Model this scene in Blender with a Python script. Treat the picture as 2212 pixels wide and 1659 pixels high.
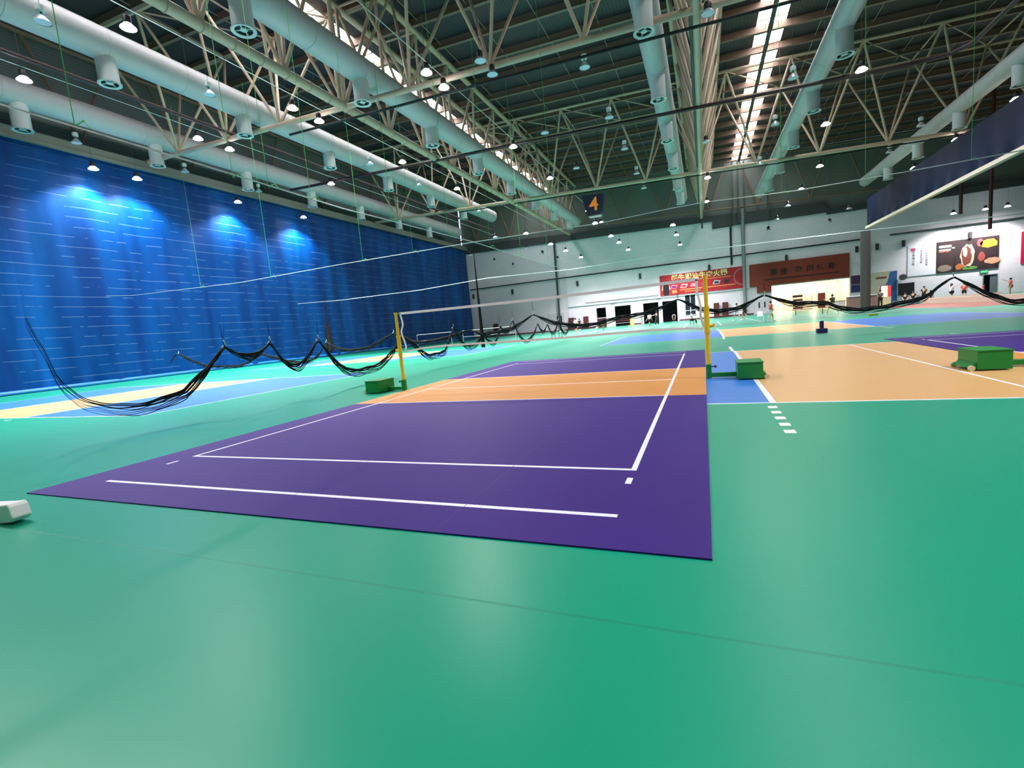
import bpy, math, random
from mathutils import Vector, Matrix
random.seed(7)
D = bpy.data
for o in list(D.objects): D.objects.remove(o)
S = bpy.context.scene
COL = S.collection

# ------------------------------------------------------------------ camera, world, exposure
cam = D.cameras.new('camera'); cam.sensor_width = 36.0; cam.lens = 1012.35/2212*36.0
cam.clip_start = .05; cam.clip_end = 400
co = D.objects.new('camera', cam); COL.objects.link(co)
YAW, PIT, ROL = -.3963, -.1196, -.0914
cy, sy, cp, sp, cr, sr = math.cos(YAW), math.sin(YAW), math.cos(PIT), math.sin(PIT), math.cos(ROL), math.sin(ROL)
fw = Vector((sy*cp, cy*cp, sp)); rt = Vector((cy, -sy, 0)); up = rt.cross(fw)
r2 = rt*cr+up*sr; u2 = up*cr-rt*sr
co.matrix_world = Matrix(((r2.x, u2.x, -fw.x, 3.608), (r2.y, u2.y, -fw.y, -10.135), (r2.z, u2.z, -fw.z, 1.3755), (0, 0, 0, 1)))
S.camera = co
W = D.worlds.new('world'); S.world = W; W.use_nodes = True
W.node_tree.nodes['Background'].inputs[0].default_value = (.75, .87, 1, 1)
W.node_tree.nodes['Background'].inputs[1].default_value = 1.0
S.view_settings.view_transform = 'Standard'; S.view_settings.look = 'None'
S.view_settings.exposure = 0.9; S.view_settings.gamma = 1.0; S.view_settings.use_curve_mapping = False
S.cycles.use_denoising = True
S.cycles.max_bounces = 8; S.cycles.diffuse_bounces = 4; S.cycles.transparent_max_bounces = 40
S.cycles.sample_clamp_indirect = 6
LAMP_W = 5200.0      # one lit bell lamp
LAMP_COL = (1.0, .94, .97)

# ------------------------------------------------------------------ materials
def lin(c):
    return tuple(((v/255)/12.92 if v/255 <= .04045 else ((v/255+.055)/1.055)**2.4) for v in c)+(1,)
MATS = {}
def mat(name, rgb, rough=.6, metal=0, noise=0, nscale=8, bump=0, bscale=60, spec=.5, emit=0, alpha=1, ecol=None):
    if name in MATS: return MATS[name]
    m = D.materials.new(name); m.use_nodes = True; nt = m.node_tree; b = nt.nodes['Principled BSDF']
    c = lin(rgb)
    b.inputs['Base Color'].default_value = c; b.inputs['Roughness'].default_value = rough
    b.inputs['Metallic'].default_value = metal; b.inputs['Specular IOR Level'].default_value = spec
    tc = nt.nodes.new('ShaderNodeTexCoord')
    if noise:
        n = nt.nodes.new('ShaderNodeTexNoise'); n.inputs['Scale'].default_value = nscale; n.inputs['Detail'].default_value = 4
        r = nt.nodes.new('ShaderNodeMixRGB'); r.inputs[1].default_value = tuple(v*(1-noise) for v in c[:3])+(1,)
        r.inputs[2].default_value = tuple(min(1, v*(1+noise)) for v in c[:3])+(1,)
        nt.links.new(tc.outputs['Object'], n.inputs['Vector']); nt.links.new(n.outputs['Fac'], r.inputs[0]); nt.links.new(r.outputs[0], b.inputs['Base Color'])
    if bump:
        n2 = nt.nodes.new('ShaderNodeTexNoise'); n2.inputs['Scale'].default_value = bscale
        bp = nt.nodes.new('ShaderNodeBump'); bp.inputs['Strength'].default_value = bump; bp.inputs['Distance'].default_value = .02
        nt.links.new(tc.outputs['Object'], n2.inputs['Vector']); nt.links.new(n2.outputs['Fac'], bp.inputs['Height']); nt.links.new(bp.outputs[0], b.inputs['Normal'])
    if emit:
        b.inputs['Emission Color'].default_value = ecol or c; b.inputs['Emission Strength'].default_value = emit
    MATS[name] = m; return m

FR = .34
green = mat('green_floor', (14, 154, 120), FR, noise=.10, nscale=.35, bump=.02, bscale=300, spec=.4)
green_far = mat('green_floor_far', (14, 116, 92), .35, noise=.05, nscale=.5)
seam = mat('floor_seam', (12, 142, 110), .4)
blue_f = mat('blue_court', (54, 124, 212), FR, noise=.04, nscale=1)
orange_f = mat('orange_court', (220, 174, 114), FR, noise=.04, nscale=1)
purple = mat('purple_mat', (60, 34, 122), .55, spec=.2, noise=.10, nscale=.7, bump=.02, bscale=300)
orange_m = mat('orange_mat', (206, 142, 70), .5, spec=.3, noise=.04, nscale=1)
white_l = mat('white_line', (238, 238, 245), .4)
red_f = mat('brick_red_floor', (136, 78, 66), .5, noise=.12, nscale=3)
beige = mat('beige_paint', (190, 164, 142), .45, noise=.06, nscale=3)
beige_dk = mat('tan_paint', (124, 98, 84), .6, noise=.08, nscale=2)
ductm = mat('duct_metal', (180, 176, 178), .5, metal=.05, noise=.05, nscale=2)
nozzm = mat('duct_white', (196, 200, 200), .5)
dark = mat('black_metal', (14, 14, 18), .5)
blackc = mat('black_cable', (12, 14, 18), .6)
maroon = mat('maroon_pipe', (52, 24, 26), .45)
lens_on = mat('lamp_on', (255, 255, 255), .5, emit=60)
lens_off = mat('lamp_off', (205, 205, 222), .4)
galv = mat('galvanised', (190, 196, 200), .35, metal=.5)
sky_m = mat('skylight', (250, 252, 255), .5, emit=9)
yellow = mat('yellow_pole', (240, 206, 44), .4)
ggreen = mat('green_base', (8, 132, 52), .45, noise=.12, nscale=12)
wtape = mat('white_tape', (250, 250, 252), .6)
cordg = mat('green_cord', (70, 190, 90), .6)
cablew = mat('steel_cable', (205, 215, 215), .35, metal=.3)
wall_w = mat('white_wall', (222, 222, 226), .7, noise=.03, nscale=2)
steel_dk = mat('dark_steel', (60, 66, 64), .6)
navy = mat('navy_pad', (30, 28, 84), .5)

def brick_wall(name, rgb, mortar, w, h, bumpd=.3):
    m = D.materials.new(name); m.use_nodes = True; nt = m.node_tree; b = nt.nodes['Principled BSDF']
    tc = nt.nodes.new('ShaderNodeTexCoord'); mp = nt.nodes.new('ShaderNodeMapping'); mp.inputs['Rotation'].default_value = (math.pi/2, 0, 0)
    br = nt.nodes.new('ShaderNodeTexBrick'); br.inputs['Scale'].default_value = 1
    br.inputs['Color1'].default_value = lin(rgb); br.inputs['Color2'].default_value = lin(tuple(v-4 for v in rgb)); br.inputs['Mortar'].default_value = lin(mortar)
    br.inputs['Brick Width'].default_value = w; br.inputs['Row Height'].default_value = h; br.inputs['Mortar Size'].default_value = .018
    nt.links.new(tc.outputs['Object'], mp.inputs['Vector']); nt.links.new(mp.outputs[0], br.inputs['Vector']); nt.links.new(br.outputs['Color'], b.inputs['Base Color'])
    b.inputs['Roughness'].default_value = .7
    return m
blockw = brick_wall('white_block_wall', (232, 226, 234), (218, 212, 220), 1.2, .6)

def deck_mat():
    m = D.materials.new('roof_deck'); m.use_nodes = True; nt = m.node_tree; b = nt.nodes['Principled BSDF']
    tc = nt.nodes.new('ShaderNodeTexCoord'); wv = nt.nodes.new('ShaderNodeTexWave'); wv.bands_direction = 'X'; wv.inputs['Scale'].default_value = 1.2
    mx = nt.nodes.new('ShaderNodeMixRGB'); mx.inputs[1].default_value = lin((48, 42, 46)); mx.inputs[2].default_value = lin((62, 54, 58))
    nt.links.new(tc.outputs['Object'], wv.inputs['Vector']); nt.links.new(wv.outputs['Fac'], mx.inputs[0]); nt.links.new(mx.outputs[0], b.inputs['Base Color'])
    b.inputs['Roughness'].default_value = .6
    return m
deck = deck_mat()
def corr_mat(name, a, c, axis, sc):
    m = D.materials.new(name); m.use_nodes = True; nt = m.node_tree; b = nt.nodes['Principled BSDF']
    tc = nt.nodes.new('ShaderNodeTexCoord'); wv = nt.nodes.new('ShaderNodeTexWave'); wv.bands_direction = axis; wv.inputs['Scale'].default_value = sc
    mx = nt.nodes.new('ShaderNodeMixRGB'); mx.inputs[1].default_value = lin(a); mx.inputs[2].default_value = lin(c)
    nt.links.new(tc.outputs['Object'], wv.inputs['Vector']); nt.links.new(wv.outputs['Fac'], mx.inputs[0]); nt.links.new(mx.outputs[0], b.inputs['Base Color'])
    b.inputs['Roughness'].default_value = .6
    return m
clad = corr_mat('grey_cladding', (92, 100, 100), (108, 116, 116), 'Z', 1.5)
panel_up = mat('grey_green_panel', (108, 114, 110), .6, noise=.05, nscale=1)

def curtain_mat(name, a, b_, streak=True):
    m = D.materials.new(name); m.use_nodes = True; nt = m.node_tree; b = nt.nodes['Principled BSDF']
    tc = nt.nodes.new('ShaderNodeTexCoord')
    n = nt.nodes.new('ShaderNodeTexNoise'); mp = nt.nodes.new('ShaderNodeMapping'); mp.inputs['Scale'].default_value = (.3, .5, .06)
    n.inputs['Scale'].default_value = 1.0; n.inputs['Detail'].default_value = 3
    cr_ = nt.nodes.new('ShaderNodeValToRGB'); cr_.color_ramp.elements[0].position = .35; cr_.color_ramp.elements[1].position = .7
    cr_.color_ramp.elements[0].color = lin(a); cr_.color_ramp.elements[1].color = lin(b_)
    nt.links.new(tc.outputs['Object'], mp.inputs['Vector']); nt.links.new(mp.outputs[0], n.inputs['Vector']); nt.links.new(n.outputs['Fac'], cr_.inputs[0])
    last = cr_.outputs[0]
    if streak:      # gloss along the tarpaulin's cross seams, painted into the colour as broken pale streaks
        mp2 = nt.nodes.new('ShaderNodeMapping'); mp2.inputs['Scale'].default_value = (.1, .45, 1)
        n2 = nt.nodes.new('ShaderNodeTexNoise'); n2.inputs['Scale'].default_value = 1.6; n2.inputs['Detail'].default_value = 2
        sx = nt.nodes.new('ShaderNodeSeparateXYZ'); nt.links.new(tc.outputs['Object'], sx.inputs[0])
        fr = nt.nodes.new('ShaderNodeMath'); fr.operation = 'MULTIPLY'; fr.inputs[1].default_value = 1.45
        f2 = nt.nodes.new('ShaderNodeMath'); f2.operation = 'FRACT'; lt = nt.nodes.new('ShaderNodeMath'); lt.operation = 'LESS_THAN'; lt.inputs[1].default_value = .075
        gt = nt.nodes.new('ShaderNodeMath'); gt.operation = 'GREATER_THAN'; gt.inputs[1].default_value = .46
        mu = nt.nodes.new('ShaderNodeMath'); mu.operation = 'MULTIPLY'; mu2 = nt.nodes.new('ShaderNodeMath'); mu2.operation = 'MULTIPLY'; mu2.inputs[1].default_value = .3
        nt.links.new(sx.outputs[2], fr.inputs[0]); nt.links.new(fr.outputs[0], f2.inputs[0]); nt.links.new(f2.outputs[0], lt.inputs[0])
        nt.links.new(tc.outputs['Object'], mp2.inputs[0]); nt.links.new(mp2.outputs[0], n2.inputs['Vector']); nt.links.new(n2.outputs['Fac'], gt.inputs[0])
        nt.links.new(lt.outputs[0], mu.inputs[0]); nt.links.new(gt.outputs[0], mu.inputs[1]); nt.links.new(mu.outputs[0], mu2.inputs[0])
        mx = nt.nodes.new('ShaderNodeMixRGB'); mx.inputs[2].default_value = lin((110, 150, 190)); nt.links.new(mu2.outputs[0], mx.inputs[0]); nt.links.new(last, mx.inputs[1]); last = mx.outputs[0]
    nt.links.new(last, b.inputs['Base Color']); b.inputs['Roughness'].default_value = .5; b.inputs['Specular IOR Level'].default_value = .12
    return m
tarp = curtain_mat('blue_tarpaulin', (0, 50, 112), (0, 80, 150))
tarp2 = curtain_mat('navy_cloth', (3, 14, 36), (6, 20, 48), False)

def net_mat(name, cell, th, ax):
    m = D.materials.new(name); m.use_nodes = True; nt = m.node_tree; b = nt.nodes['Principled BSDF']
    b.inputs['Base Color'].default_value = lin((14, 18, 24)); b.inputs['Roughness'].default_value = .7
    tc = nt.nodes.new('ShaderNodeTexCoord'); sx = nt.nodes.new('ShaderNodeSeparateXYZ'); nt.links.new(tc.outputs['Object'], sx.inputs[0])
    outs = []
    for i in ax:
        a = nt.nodes.new('ShaderNodeMath'); a.operation = 'MULTIPLY'; a.inputs[1].default_value = 1/cell
        f = nt.nodes.new('ShaderNodeMath'); f.operation = 'FRACT'; l = nt.nodes.new('ShaderNodeMath'); l.operation = 'LESS_THAN'; l.inputs[1].default_value = th/cell
        nt.links.new(sx.outputs[i], a.inputs[0]); nt.links.new(a.outputs[0], f.inputs[0]); nt.links.new(f.outputs[0], l.inputs[0]); outs.append(l)
    mxx = nt.nodes.new('ShaderNodeMath'); mxx.operation = 'MAXIMUM'; nt.links.new(outs[0].outputs[0], mxx.inputs[0]); nt.links.new(outs[1].outputs[0], mxx.inputs[1])
    nt.links.new(mxx.outputs[0], b.inputs['Alpha'])
    return m
def gauze(name, a):
    m = D.materials.new(name); m.use_nodes = True; b = m.node_tree.nodes['Principled BSDF']
    b.inputs['Base Color'].default_value = lin((14, 18, 24)); b.inputs['Roughness'].default_value = .8; b.inputs['Alpha'].default_value = a
    return m
net_yz = gauze('black_gauze_left', .14); net_xz = gauze('black_gauze_back', .08)
net_volley = gauze('fine_gauze', .05); net_hem = mat('black_hem', (10, 12, 18), .8)

# ------------------------------------------------------------------ mesh helpers
class MB:
    def __init__(s): s.v = []; s.f = []; s.m = []; s.mi = 0
    def box(s, x0, x1, y0, y1, z0, z1):
        b = len(s.v); s.v += [(x0, y0, z0), (x1, y0, z0), (x1, y1, z0), (x0, y1, z0), (x0, y0, z1), (x1, y0, z1), (x1, y1, z1), (x0, y1, z1)]
        for f in ((0, 3, 2, 1), (4, 5, 6, 7), (0, 1, 5, 4), (1, 2, 6, 5), (2, 3, 7, 6), (3, 0, 4, 7)): s.f.append(tuple(b+i for i in f)); s.m.append(s.mi)
        return s
    def quad(s, *p):
        b = len(s.v); s.v += [tuple(q) for q in p]; s.f.append(tuple(range(b, b+len(p)))); s.m.append(s.mi); return s
    def prism(s, pts, d):       # pts: 3D polygon, d: extrusion vector
        n = len(pts); b = len(s.v); d = Vector(d); s.v += [tuple(p) for p in pts]+[tuple(Vector(p)+d) for p in pts]
        s.f.append(tuple(b+i for i in range(n))[::-1]); s.f.append(tuple(b+n+i for i in range(n))); s.m += [s.mi]*2
        for i in range(n): s.f.append((b+i, b+(i+1) % n, b+n+(i+1) % n, b+n+i)); s.m.append(s.mi)
        return s
    def tube(s, pts, r, n=8, cap=True):
        pts = [Vector(p) for p in pts]; rs = r if isinstance(r, (list, tuple)) else [r]*len(pts); b = len(s.v)
        t0 = (pts[1]-pts[0]).normalized(); a = Vector((0, 0, 1)) if abs(t0.z) < .9 else Vector((1, 0, 0)); u = t0.cross(a).normalized()
        for i, p in enumerate(pts):
            t = (pts[min(i+1, len(pts)-1)]-pts[max(i-1, 0)]).normalized(); u = (u-t*u.dot(t)).normalized(); w = t.cross(u)
            for k in range(n):
                an = 2*math.pi*k/n; s.v.append(tuple(p+(u*math.cos(an)+w*math.sin(an))*rs[i]))
        for i in range(len(pts)-1):
            for k in range(n): s.f.append((b+i*n+k, b+i*n+(k+1) % n, b+(i+1)*n+(k+1) % n, b+(i+1)*n+k)); s.m.append(s.mi)
        if cap:
            s.f.append(tuple(b+k for k in range(n))[::-1]); s.f.append(tuple(b+(len(pts)-1)*n+k for k in range(n))); s.m += [s.mi]*2
        return s
    def lathe(s, prof, c, n=20, cap=True):      # prof: (r, z) from bottom up, vertical axis at c
        b = len(s.v)
        for r, z in prof:
            for k in range(n): an = 2*math.pi*k/n; s.v.append((c[0]+r*math.cos(an), c[1]+r*math.sin(an), c[2]+z))
        for i in range(len(prof)-1):
            for k in range(n): s.f.append((b+i*n+k, b+i*n+(k+1) % n, b+(i+1)*n+(k+1) % n, b+(i+1)*n+k)); s.m.append(s.mi)
        if cap:
            s.f.append(tuple(b+k for k in range(n))[::-1]); s.f.append(tuple(b+(len(prof)-1)*n+k for k in range(n))); s.m += [s.mi]*2
        return s
    def ball(s, c, r, n=10, k=6, sz=(1, 1, 1)):
        prof = [(max(.001, math.sin(math.pi*i/k))*r, -math.cos(math.pi*i/k)*r) for i in range(k+1)]
        b = len(s.v); s.lathe(prof, (0, 0, 0), n)
        for i in range(b, len(s.v)): v = s.v[i]; s.v[i] = (c[0]+v[0]*sz[0], c[1]+v[1]*sz[1], c[2]+v[2]*sz[2])
        return s
    def build(s, name, m, parent=None, smooth=False, bevel=0):
        me = D.meshes.new(name); o = Vector((0, 0, 0))
        q = parent
        while q is not None: o = o+q.location; q = q.parent
        me.from_pydata([(v[0]-o.x, v[1]-o.y, v[2]-o.z) for v in s.v], [], s.f)
        ms = m if isinstance(m, (list, tuple)) else [m]
        for x in ms: me.materials.append(x)
        if len(ms) > 1: me.polygons.foreach_set('material_index', s.m)
        if smooth: me.polygons.foreach_set('use_smooth', [True]*len(me.polygons))
        me.update()
        ob = D.objects.new(name, me); COL.objects.link(ob)
        if parent: ob.parent = parent
        if smooth: 
            try:
                mo = ob.modifiers.new('auto', 'EDGE_SPLIT'); mo.split_angle = math.radians(40)
            except Exception: pass
        if bevel:
            bv = ob.modifiers.new('bev', 'BEVEL'); bv.width = bevel; bv.segments = 2; bv.limit_method = 'ANGLE'
        return ob
def tag(o, label, cat, group=None, kind=None):
    o['label'] = label; o['category'] = cat
    if group: o['group'] = group
    if kind: o['kind'] = kind
    return o
def thing(name, loc, label, cat, group=None):
    o = D.objects.new(name, None); COL.objects.link(o); o.location = loc; o.empty_display_size = .1
    return tag(o, label, cat, group)
def struct(name, mb, m, parent=None, **k):
    o = mb.build(name, m, parent, **k)
    if parent is None: o['kind'] = 'structure'
    return o
def copy_tree(o, parent=None):
    c = o.copy(); COL.objects.link(c); c.parent = parent
    for ch in list(o.children): copy_tree(ch, c)
    return c
def ordinal(i): return ['first', 'second', 'third', 'fourth', 'fifth', 'sixth', 'seventh', 'eighth', 'ninth', 'tenth'][i]
def text(name, body, size, loc, m, parent=None, rot=(math.pi/2, 0, 0), ext=.01, sx=1, align='CENTER', bold=0):
    c = D.curves.new(name, 'FONT'); c.body = body; c.size = size; c.extrude = ext; c.align_x = align; c.align_y = 'CENTER'; c.offset = bold; c.resolution_u = 3
    c.materials.append(m); o = D.objects.new(name, c); COL.objects.link(o)
    l = Vector(loc); q = parent
    while q is not None: l = l-q.location; q = q.parent
    bpy.context.view_layer.update()
    me = D.meshes.new_from_object(o.evaluated_get(bpy.context.evaluated_depsgraph_get())); D.objects.remove(o); D.curves.remove(c)
    me.materials.clear(); me.materials.append(m)
    o = D.objects.new(name, me); COL.objects.link(o)
    o.location = l; o.rotation_euler = rot; o.scale = (sx, 1, 1)
    if parent: o.parent = parent
    return o
def zc(x): return 15.35-.042*x       # height of the truss bottom chords: the roof falls gently to the right

# ------------------------------------------------------------------ floor with its painted courts
def painted(base, layers, z, thick=0):
    xs = sorted({base[0], base[2]}|{min(max(l[i], base[0]), base[2]) for l in layers for i in (0, 2)})
    ys = sorted({base[1], base[3]}|{min(max(l[i], base[1]), base[3]) for l in layers for i in (1, 3)})
    mb = MB(); idx = {}
    def vid(i, j):
        if (i, j) not in idx: idx[i, j] = len(mb.v); mb.v.append((xs[i], ys[j], z))
        return idx[i, j]
    for j in range(len(ys)-1):
        for i in range(len(xs)-1):
            cx, cy_ = (xs[i]+xs[i+1])/2, (ys[j]+ys[j+1])/2; k = 0
            for l in layers:
                if l[0] <= cx <= l[2] and l[1] <= cy_ <= l[3]: k = l[4]
            mb.f.append((vid(i, j), vid(i+1, j), vid(i+1, j+1), vid(i, j+1))); mb.m.append(k)
    if thick:
        x0, y0, x1, y1 = base; mb.mi = 0
        for a, b in (((x0, y0), (x1, y0)), ((x1, y0), (x1, y1)), ((x1, y1), (x0, y1)), ((x0, y1), (x0, y0))):
            mb.quad((*a, z-thick), (*b, z-thick), (*b, z), (*a, z))
    return mb
# material slots: 0 green 1 blue 2 orange 3 white 4 far green 5 red 6 seam
L = []
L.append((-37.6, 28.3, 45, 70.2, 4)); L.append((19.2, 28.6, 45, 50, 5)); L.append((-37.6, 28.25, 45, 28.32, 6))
def court(xc, y0, y1):
    x0, x1 = xc-9, xc+9; w = .05
    L.extend([(x0, y0, x1, y1, 1), (xc-3, y0, xc+3, y1, 2), (x0, y0, x1, y0+w, 3), (x0, y1-w, x1, y1, 3), (x0, y0, x0+w, y1, 3), (x1-w, y0, x1, y1, 3),
              (xc-w/2, y0, xc+w/2, y1, 3), (xc-3.03, y0, xc-2.95, y1, 3), (xc+2.95, y0, xc+3.03, y1, 3)])
    for sx in (-1, 1):
        xa = xc+sx*3-(.05 if sx < 0 else 0)-.02
        for k in range(5):
            for (yy, d) in ((y0, -1), (y1, 1)):
                a = yy+d*(.22+k*.345); b = a+d*.15; L.append((xa-.02, min(a, b), xa+.09, max(a, b), 3))
for xc in (-18.75, 7.45):
    court(xc, -2.8, 6.2); court(xc, 14.6, 23.6)
# stub of the attack line and the badminton lines in front of the far wall
L += [(4.38, 6.2, 4.45, 8.2, 3), (4.38, 13.1, 4.45, 14.6, 3)]
for xb in (-22, -14, -6.1, 1.9, 9.8):
    L += [(xb, 33, xb+.05, 46.4, 3), (xb+6.05, 33, xb+6.1, 46.4, 3), (xb+3.0, 33, xb+3.05, 46.4, 3), (xb, 33, xb+6.1, 33.05, 3), (xb, 46.35, xb+6.1, 46.4, 3), (xb, 37.7, xb+6.1, 37.75, 3), (xb, 41.6, xb+6.1, 41.65, 3)]
for xs_ in (-12.5, -6.42, 16.9): L.append((xs_, -15.8, xs_+.03, 28.2, 6))
for ys_ in (-8.16, 10.6): L.append((-37.5, ys_, 45, ys_+.018, 6))
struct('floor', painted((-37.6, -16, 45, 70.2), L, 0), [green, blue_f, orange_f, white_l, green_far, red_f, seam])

def court_mat(x0, label, xa):
    l = [(x0, -2, x0+7.2, 2, 1)]; a = x0+xa; w = .05
    l += [(a, -6, a+w, 6, 2), (a+6-w, -6, a+6, 6, 2), (a, -6, a+6, -6+w, 2), (a, 6-w, a+6, 6, 2), (a, -.025, a+6, .025, 2), (a, -2, a+6, -1.95, 2), (a, 1.95, a+6, 2, 2),
          (a, -7.03, a+6, -6.98, 2), (a, 6.98, a+6, 7.03, 2)]
    for yy in (-6.35, 6.2):
        l += [(a, yy, a+w, yy+.15, 2), (a+6-w, yy, a+6, yy+.15, 2)]
    for ss in (1.8, 3.6, 5.4): l += [(x0+ss, -7.49, x0+ss+.006, -2.05, 3), (x0+ss, 2.05, x0+ss+.006, 7.39, 3)]
    o = painted((x0, -7.49, x0+7.2, 7.39), l, .012, .012).build('court_mat', [purple, orange_m, white_l, mat('mat_seam', (48, 26, 104), .5)])
    return tag(o, label, 'court mat')
court_mat(-3.6, 'purple and orange volleyball court mat in the foreground under the net', .6)
court_mat(8.64, 'purple and orange court mat partly seen at the right edge of the photo', .56)

# ------------------------------------------------------------------ walls, ceiling, skylights
XL_, XR_, YB, YF = -37.6, 45.0, 70.0, -16.0
def wallgrid(x0, x1, z0, z1, holes, y, th):
    xs = sorted({x0, x1}|{h[i] for h in holes for i in (0, 1)}); zs = sorted({z0, z1}|{h[i] for h in holes for i in (2, 3)}); mb = MB()
    for i in range(len(xs)-1):
        for j in range(len(zs)-1):
            cx, cz = (xs[i]+xs[i+1])/2, (zs[j]+zs[j+1])/2
            if not any(h[0] < cx < h[1] and h[2] < cz < h[3] for h in holes): mb.box(xs[i], xs[i+1], y, y+th, zs[j], zs[j+1])
    return mb
holes = [(-13.2, -7.5, 0, 3.3), (-5.5, -.25, 0, 3.3), (.98, 2.46, .8, 3.9), (13.05, 22.7, 0, 3.95), (37.1, 38.4, 0, 2.5)]
wb = wallgrid(XL_, 25, 0, 13.0, holes[:4], YB, .35)
m2 = wallgrid(25, XR_, 0, 13.0, holes[4:], YB, .35); off = len(wb.v); wb.v += m2.v; wb.f += [tuple(i+off for i in f) for f in m2.f]; wb.m += m2.m
wb.prism([(XL_, YB, 13), (5.3, YB, 13), (5.3, YB, 14.5), (XL_, YB, 15.6)], (0, .35, 0)); wb.box(5.3, 8.1, YB, YB+.35, 13, 13.4)
wb.box(8.1, 12.5, YB, YB+.35, 13, 13.9); wb.box(12.5, 13.6, YB, YB+.35, 13, 14.3); wb.box(13.6, 20, YB, YB+.35, 13, 13.35)
struct('wall_back', wb, blockw)
ub = MB(); ub.prism([(XL_, YB+.4, 12.9), (XR_, YB+.4, 12.9), (XR_, YB+.4, zc(XR_)+8), (XL_, YB+.4, zc(XL_)+8)], (0, .2, 0))
struct('wall_back_upper', ub, panel_up)
lb = MB(); lb.prism([(XL_, YB-.25, 15.6), (5.3, YB-.25, 14.5), (5.3, YB-.25, 15.3), (XL_, YB-.25, 17.0)], (0, .6, 0)); lb.prism([(5.3, YB-.25, 13.5), (20, YB-.25, 13.3), (20, YB-.25, 14.6), (5.3, YB-.25, 15.3)], (0, .6, 0))
lb.box(20, XR_, YB-.25, YB+.35, 13.0, 13.8)
struct('trim_1', lb, mat('dark_beam', (62, 66, 66), .7))
b = MB().box(XL_-.3, XL_, YF, YB, 0, 25.2); struct('wall_left', b, clad)
b = MB().box(XR_, XR_+.3, YF, YB, 0, 22); struct('wall_right', b, panel_up)
b = MB().box(XL_, XR_, YF-.3, YF, 0, 25.2); struct('wall_front', b, panel_up)
# rooms behind the openings of the far wall
def room(name, x0, x1, z1, d, m):
    r = MB(); y0, y1 = YB+.35, YB+.35+d
    r.box(x0-.05, x0, y0, y1, 0, z1); r.box(x1, x1+.05, y0, y1, 0, z1); r.box(x0, x1, y1, y1+.05, 0, z1); r.box(x0, x1, y0, y1, z1, z1+.05); r.box(x0, x1, YB, y1, -.05, .004)
    return struct(name, r, m)
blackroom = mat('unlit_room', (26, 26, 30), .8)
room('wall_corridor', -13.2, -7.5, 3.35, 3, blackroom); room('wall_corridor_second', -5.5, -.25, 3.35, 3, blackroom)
room('wall_shop', 13.05, 22.7, 4.0, 5, mat('cream_wall', (232, 226, 212), .6)); room('wall_store', 37.1, 38.4, 2.55, 2, mat('dim_store', (60, 76, 80), .8))
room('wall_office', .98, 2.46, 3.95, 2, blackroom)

SKYS = [(-22.4, -20.2), (8.3, 10.35)]
rf = MB(); H = 8.05
xsr = [XL_, -22.4, -20.2, 8.3, 10.35, XR_]
for i in (0, 2, 4):
    a, c = xsr[i], xsr[i+1]; rf.prism([(a, YF, zc(a)+H), (c, YF, zc(c)+H), (c, YF, zc(c)+H+.15), (a, YF, zc(a)+H+.15)], (0, YB+.6-YF, 0))
ceiling = struct('ceiling', rf, deck)
for k in range(21):
    y = 2.4+k*3.25; p = MB()
    for a, c in ((XL_, 4), (4, XR_)):
        p.prism([(a, y-.05, zc(a)+H-.55), (c, y-.05, zc(c)+H-.55), (c, y-.05, zc(c)+H-.02), (a, y-.05, zc(a)+H-.02)], (0, .07, 0))
        p.prism([(a, y-.13, zc(a)+H-.57), (c, y-.13, zc(c)+H-.57), (c, y-.13, zc(c)+H-.54), (a, y-.13, zc(a)+H-.54)], (0, .26, 0))
    p.build('purlin', beige_dk, ceiling)
for k in range(20):
    x = -34+k*3.9; MB().tube([(x, YF+1, zc(x)+H-.3), (x, YB, zc(x)+H-.3)], .018, 5).build('sag_rod', beige, ceiling)
for n, (a, c) in enumerate(SKYS):
    s = MB().prism([(a, YF, zc(a)+H+.02), (c, YF, zc(c)+H+.02), (c, YF, zc(c)+H+.06), (a, YF, zc(a)+H+.06)], (0, YB-YF, 0))
    w = struct('window_%d' % (n+1), s, sky_m)
    g = MB()
    for y in range(-14, 70, 2): g.box(a, c, y-.06, y+.06, zc(c)+H-.05, zc(c)+H+.02)
    for q in (.33, .66): x = a+(c-a)*q; g.box(x-.03, x+.03, YF, YB, zc(x)+H-.03, zc(x)+H+.02)
    g.build('glazing_bar', beige, w)

# ------------------------------------------------------------------ roof trusses
TH, TW = 7.6, 3.1
XN = [-1.5+5.2*k for k in range(-7, 9)]
def cross_truss(y0, label, x0=XL_+.4, x1=30.0):
    t = thing('roof_truss', (0, y0, zc(0)), label, 'truss')
    MB().tube([(x0, y0, zc(x0)), (x1, y0, zc(x1))], .17, 10).build('bottom_chord', beige, t, smooth=True)
    nodes = [x for x in XN if x0 < x < x1]
    for s in (-1, 1):
        MB().tube([(x0, y0+s*TW, zc(x0)+TH), (x1, y0+s*TW, zc(x1)+TH)], .13, 8).build('top_chord', beige, t, smooth=True)
    for x in nodes:
        for dx in (-2.6, 2.6):
            for s in (-1, 1):
                xt = x+dx
                if x0 < xt < x1: MB().tube([(x, y0, zc(x)), (xt, y0+s*TW, zc(xt)+TH)], .095, 8).build('diagonal_brace', beige, t, smooth=True)
        xt = x+2.6
        if xt < x1:
            MB().tube([(xt, y0-TW, zc(xt)+TH), (xt, y0+TW, zc(xt)+TH)], .07, 6).build('cross_bar', beige, t, smooth=True)
            if xt+5.2 < x1: MB().tube([(xt, y0-TW, zc(xt)+TH), (xt+5.2, y0+TW, zc(xt+5.2)+TH)], .06, 6).build('bracing', beige, t, smooth=True)
    return t
cross_truss(15.5, 'nearest crosswise beige tube roof truss, its bottom tube crossing above the court')
cross_truss(43.5, 'farther crosswise beige tube roof truss between the court and the far wall')
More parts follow.
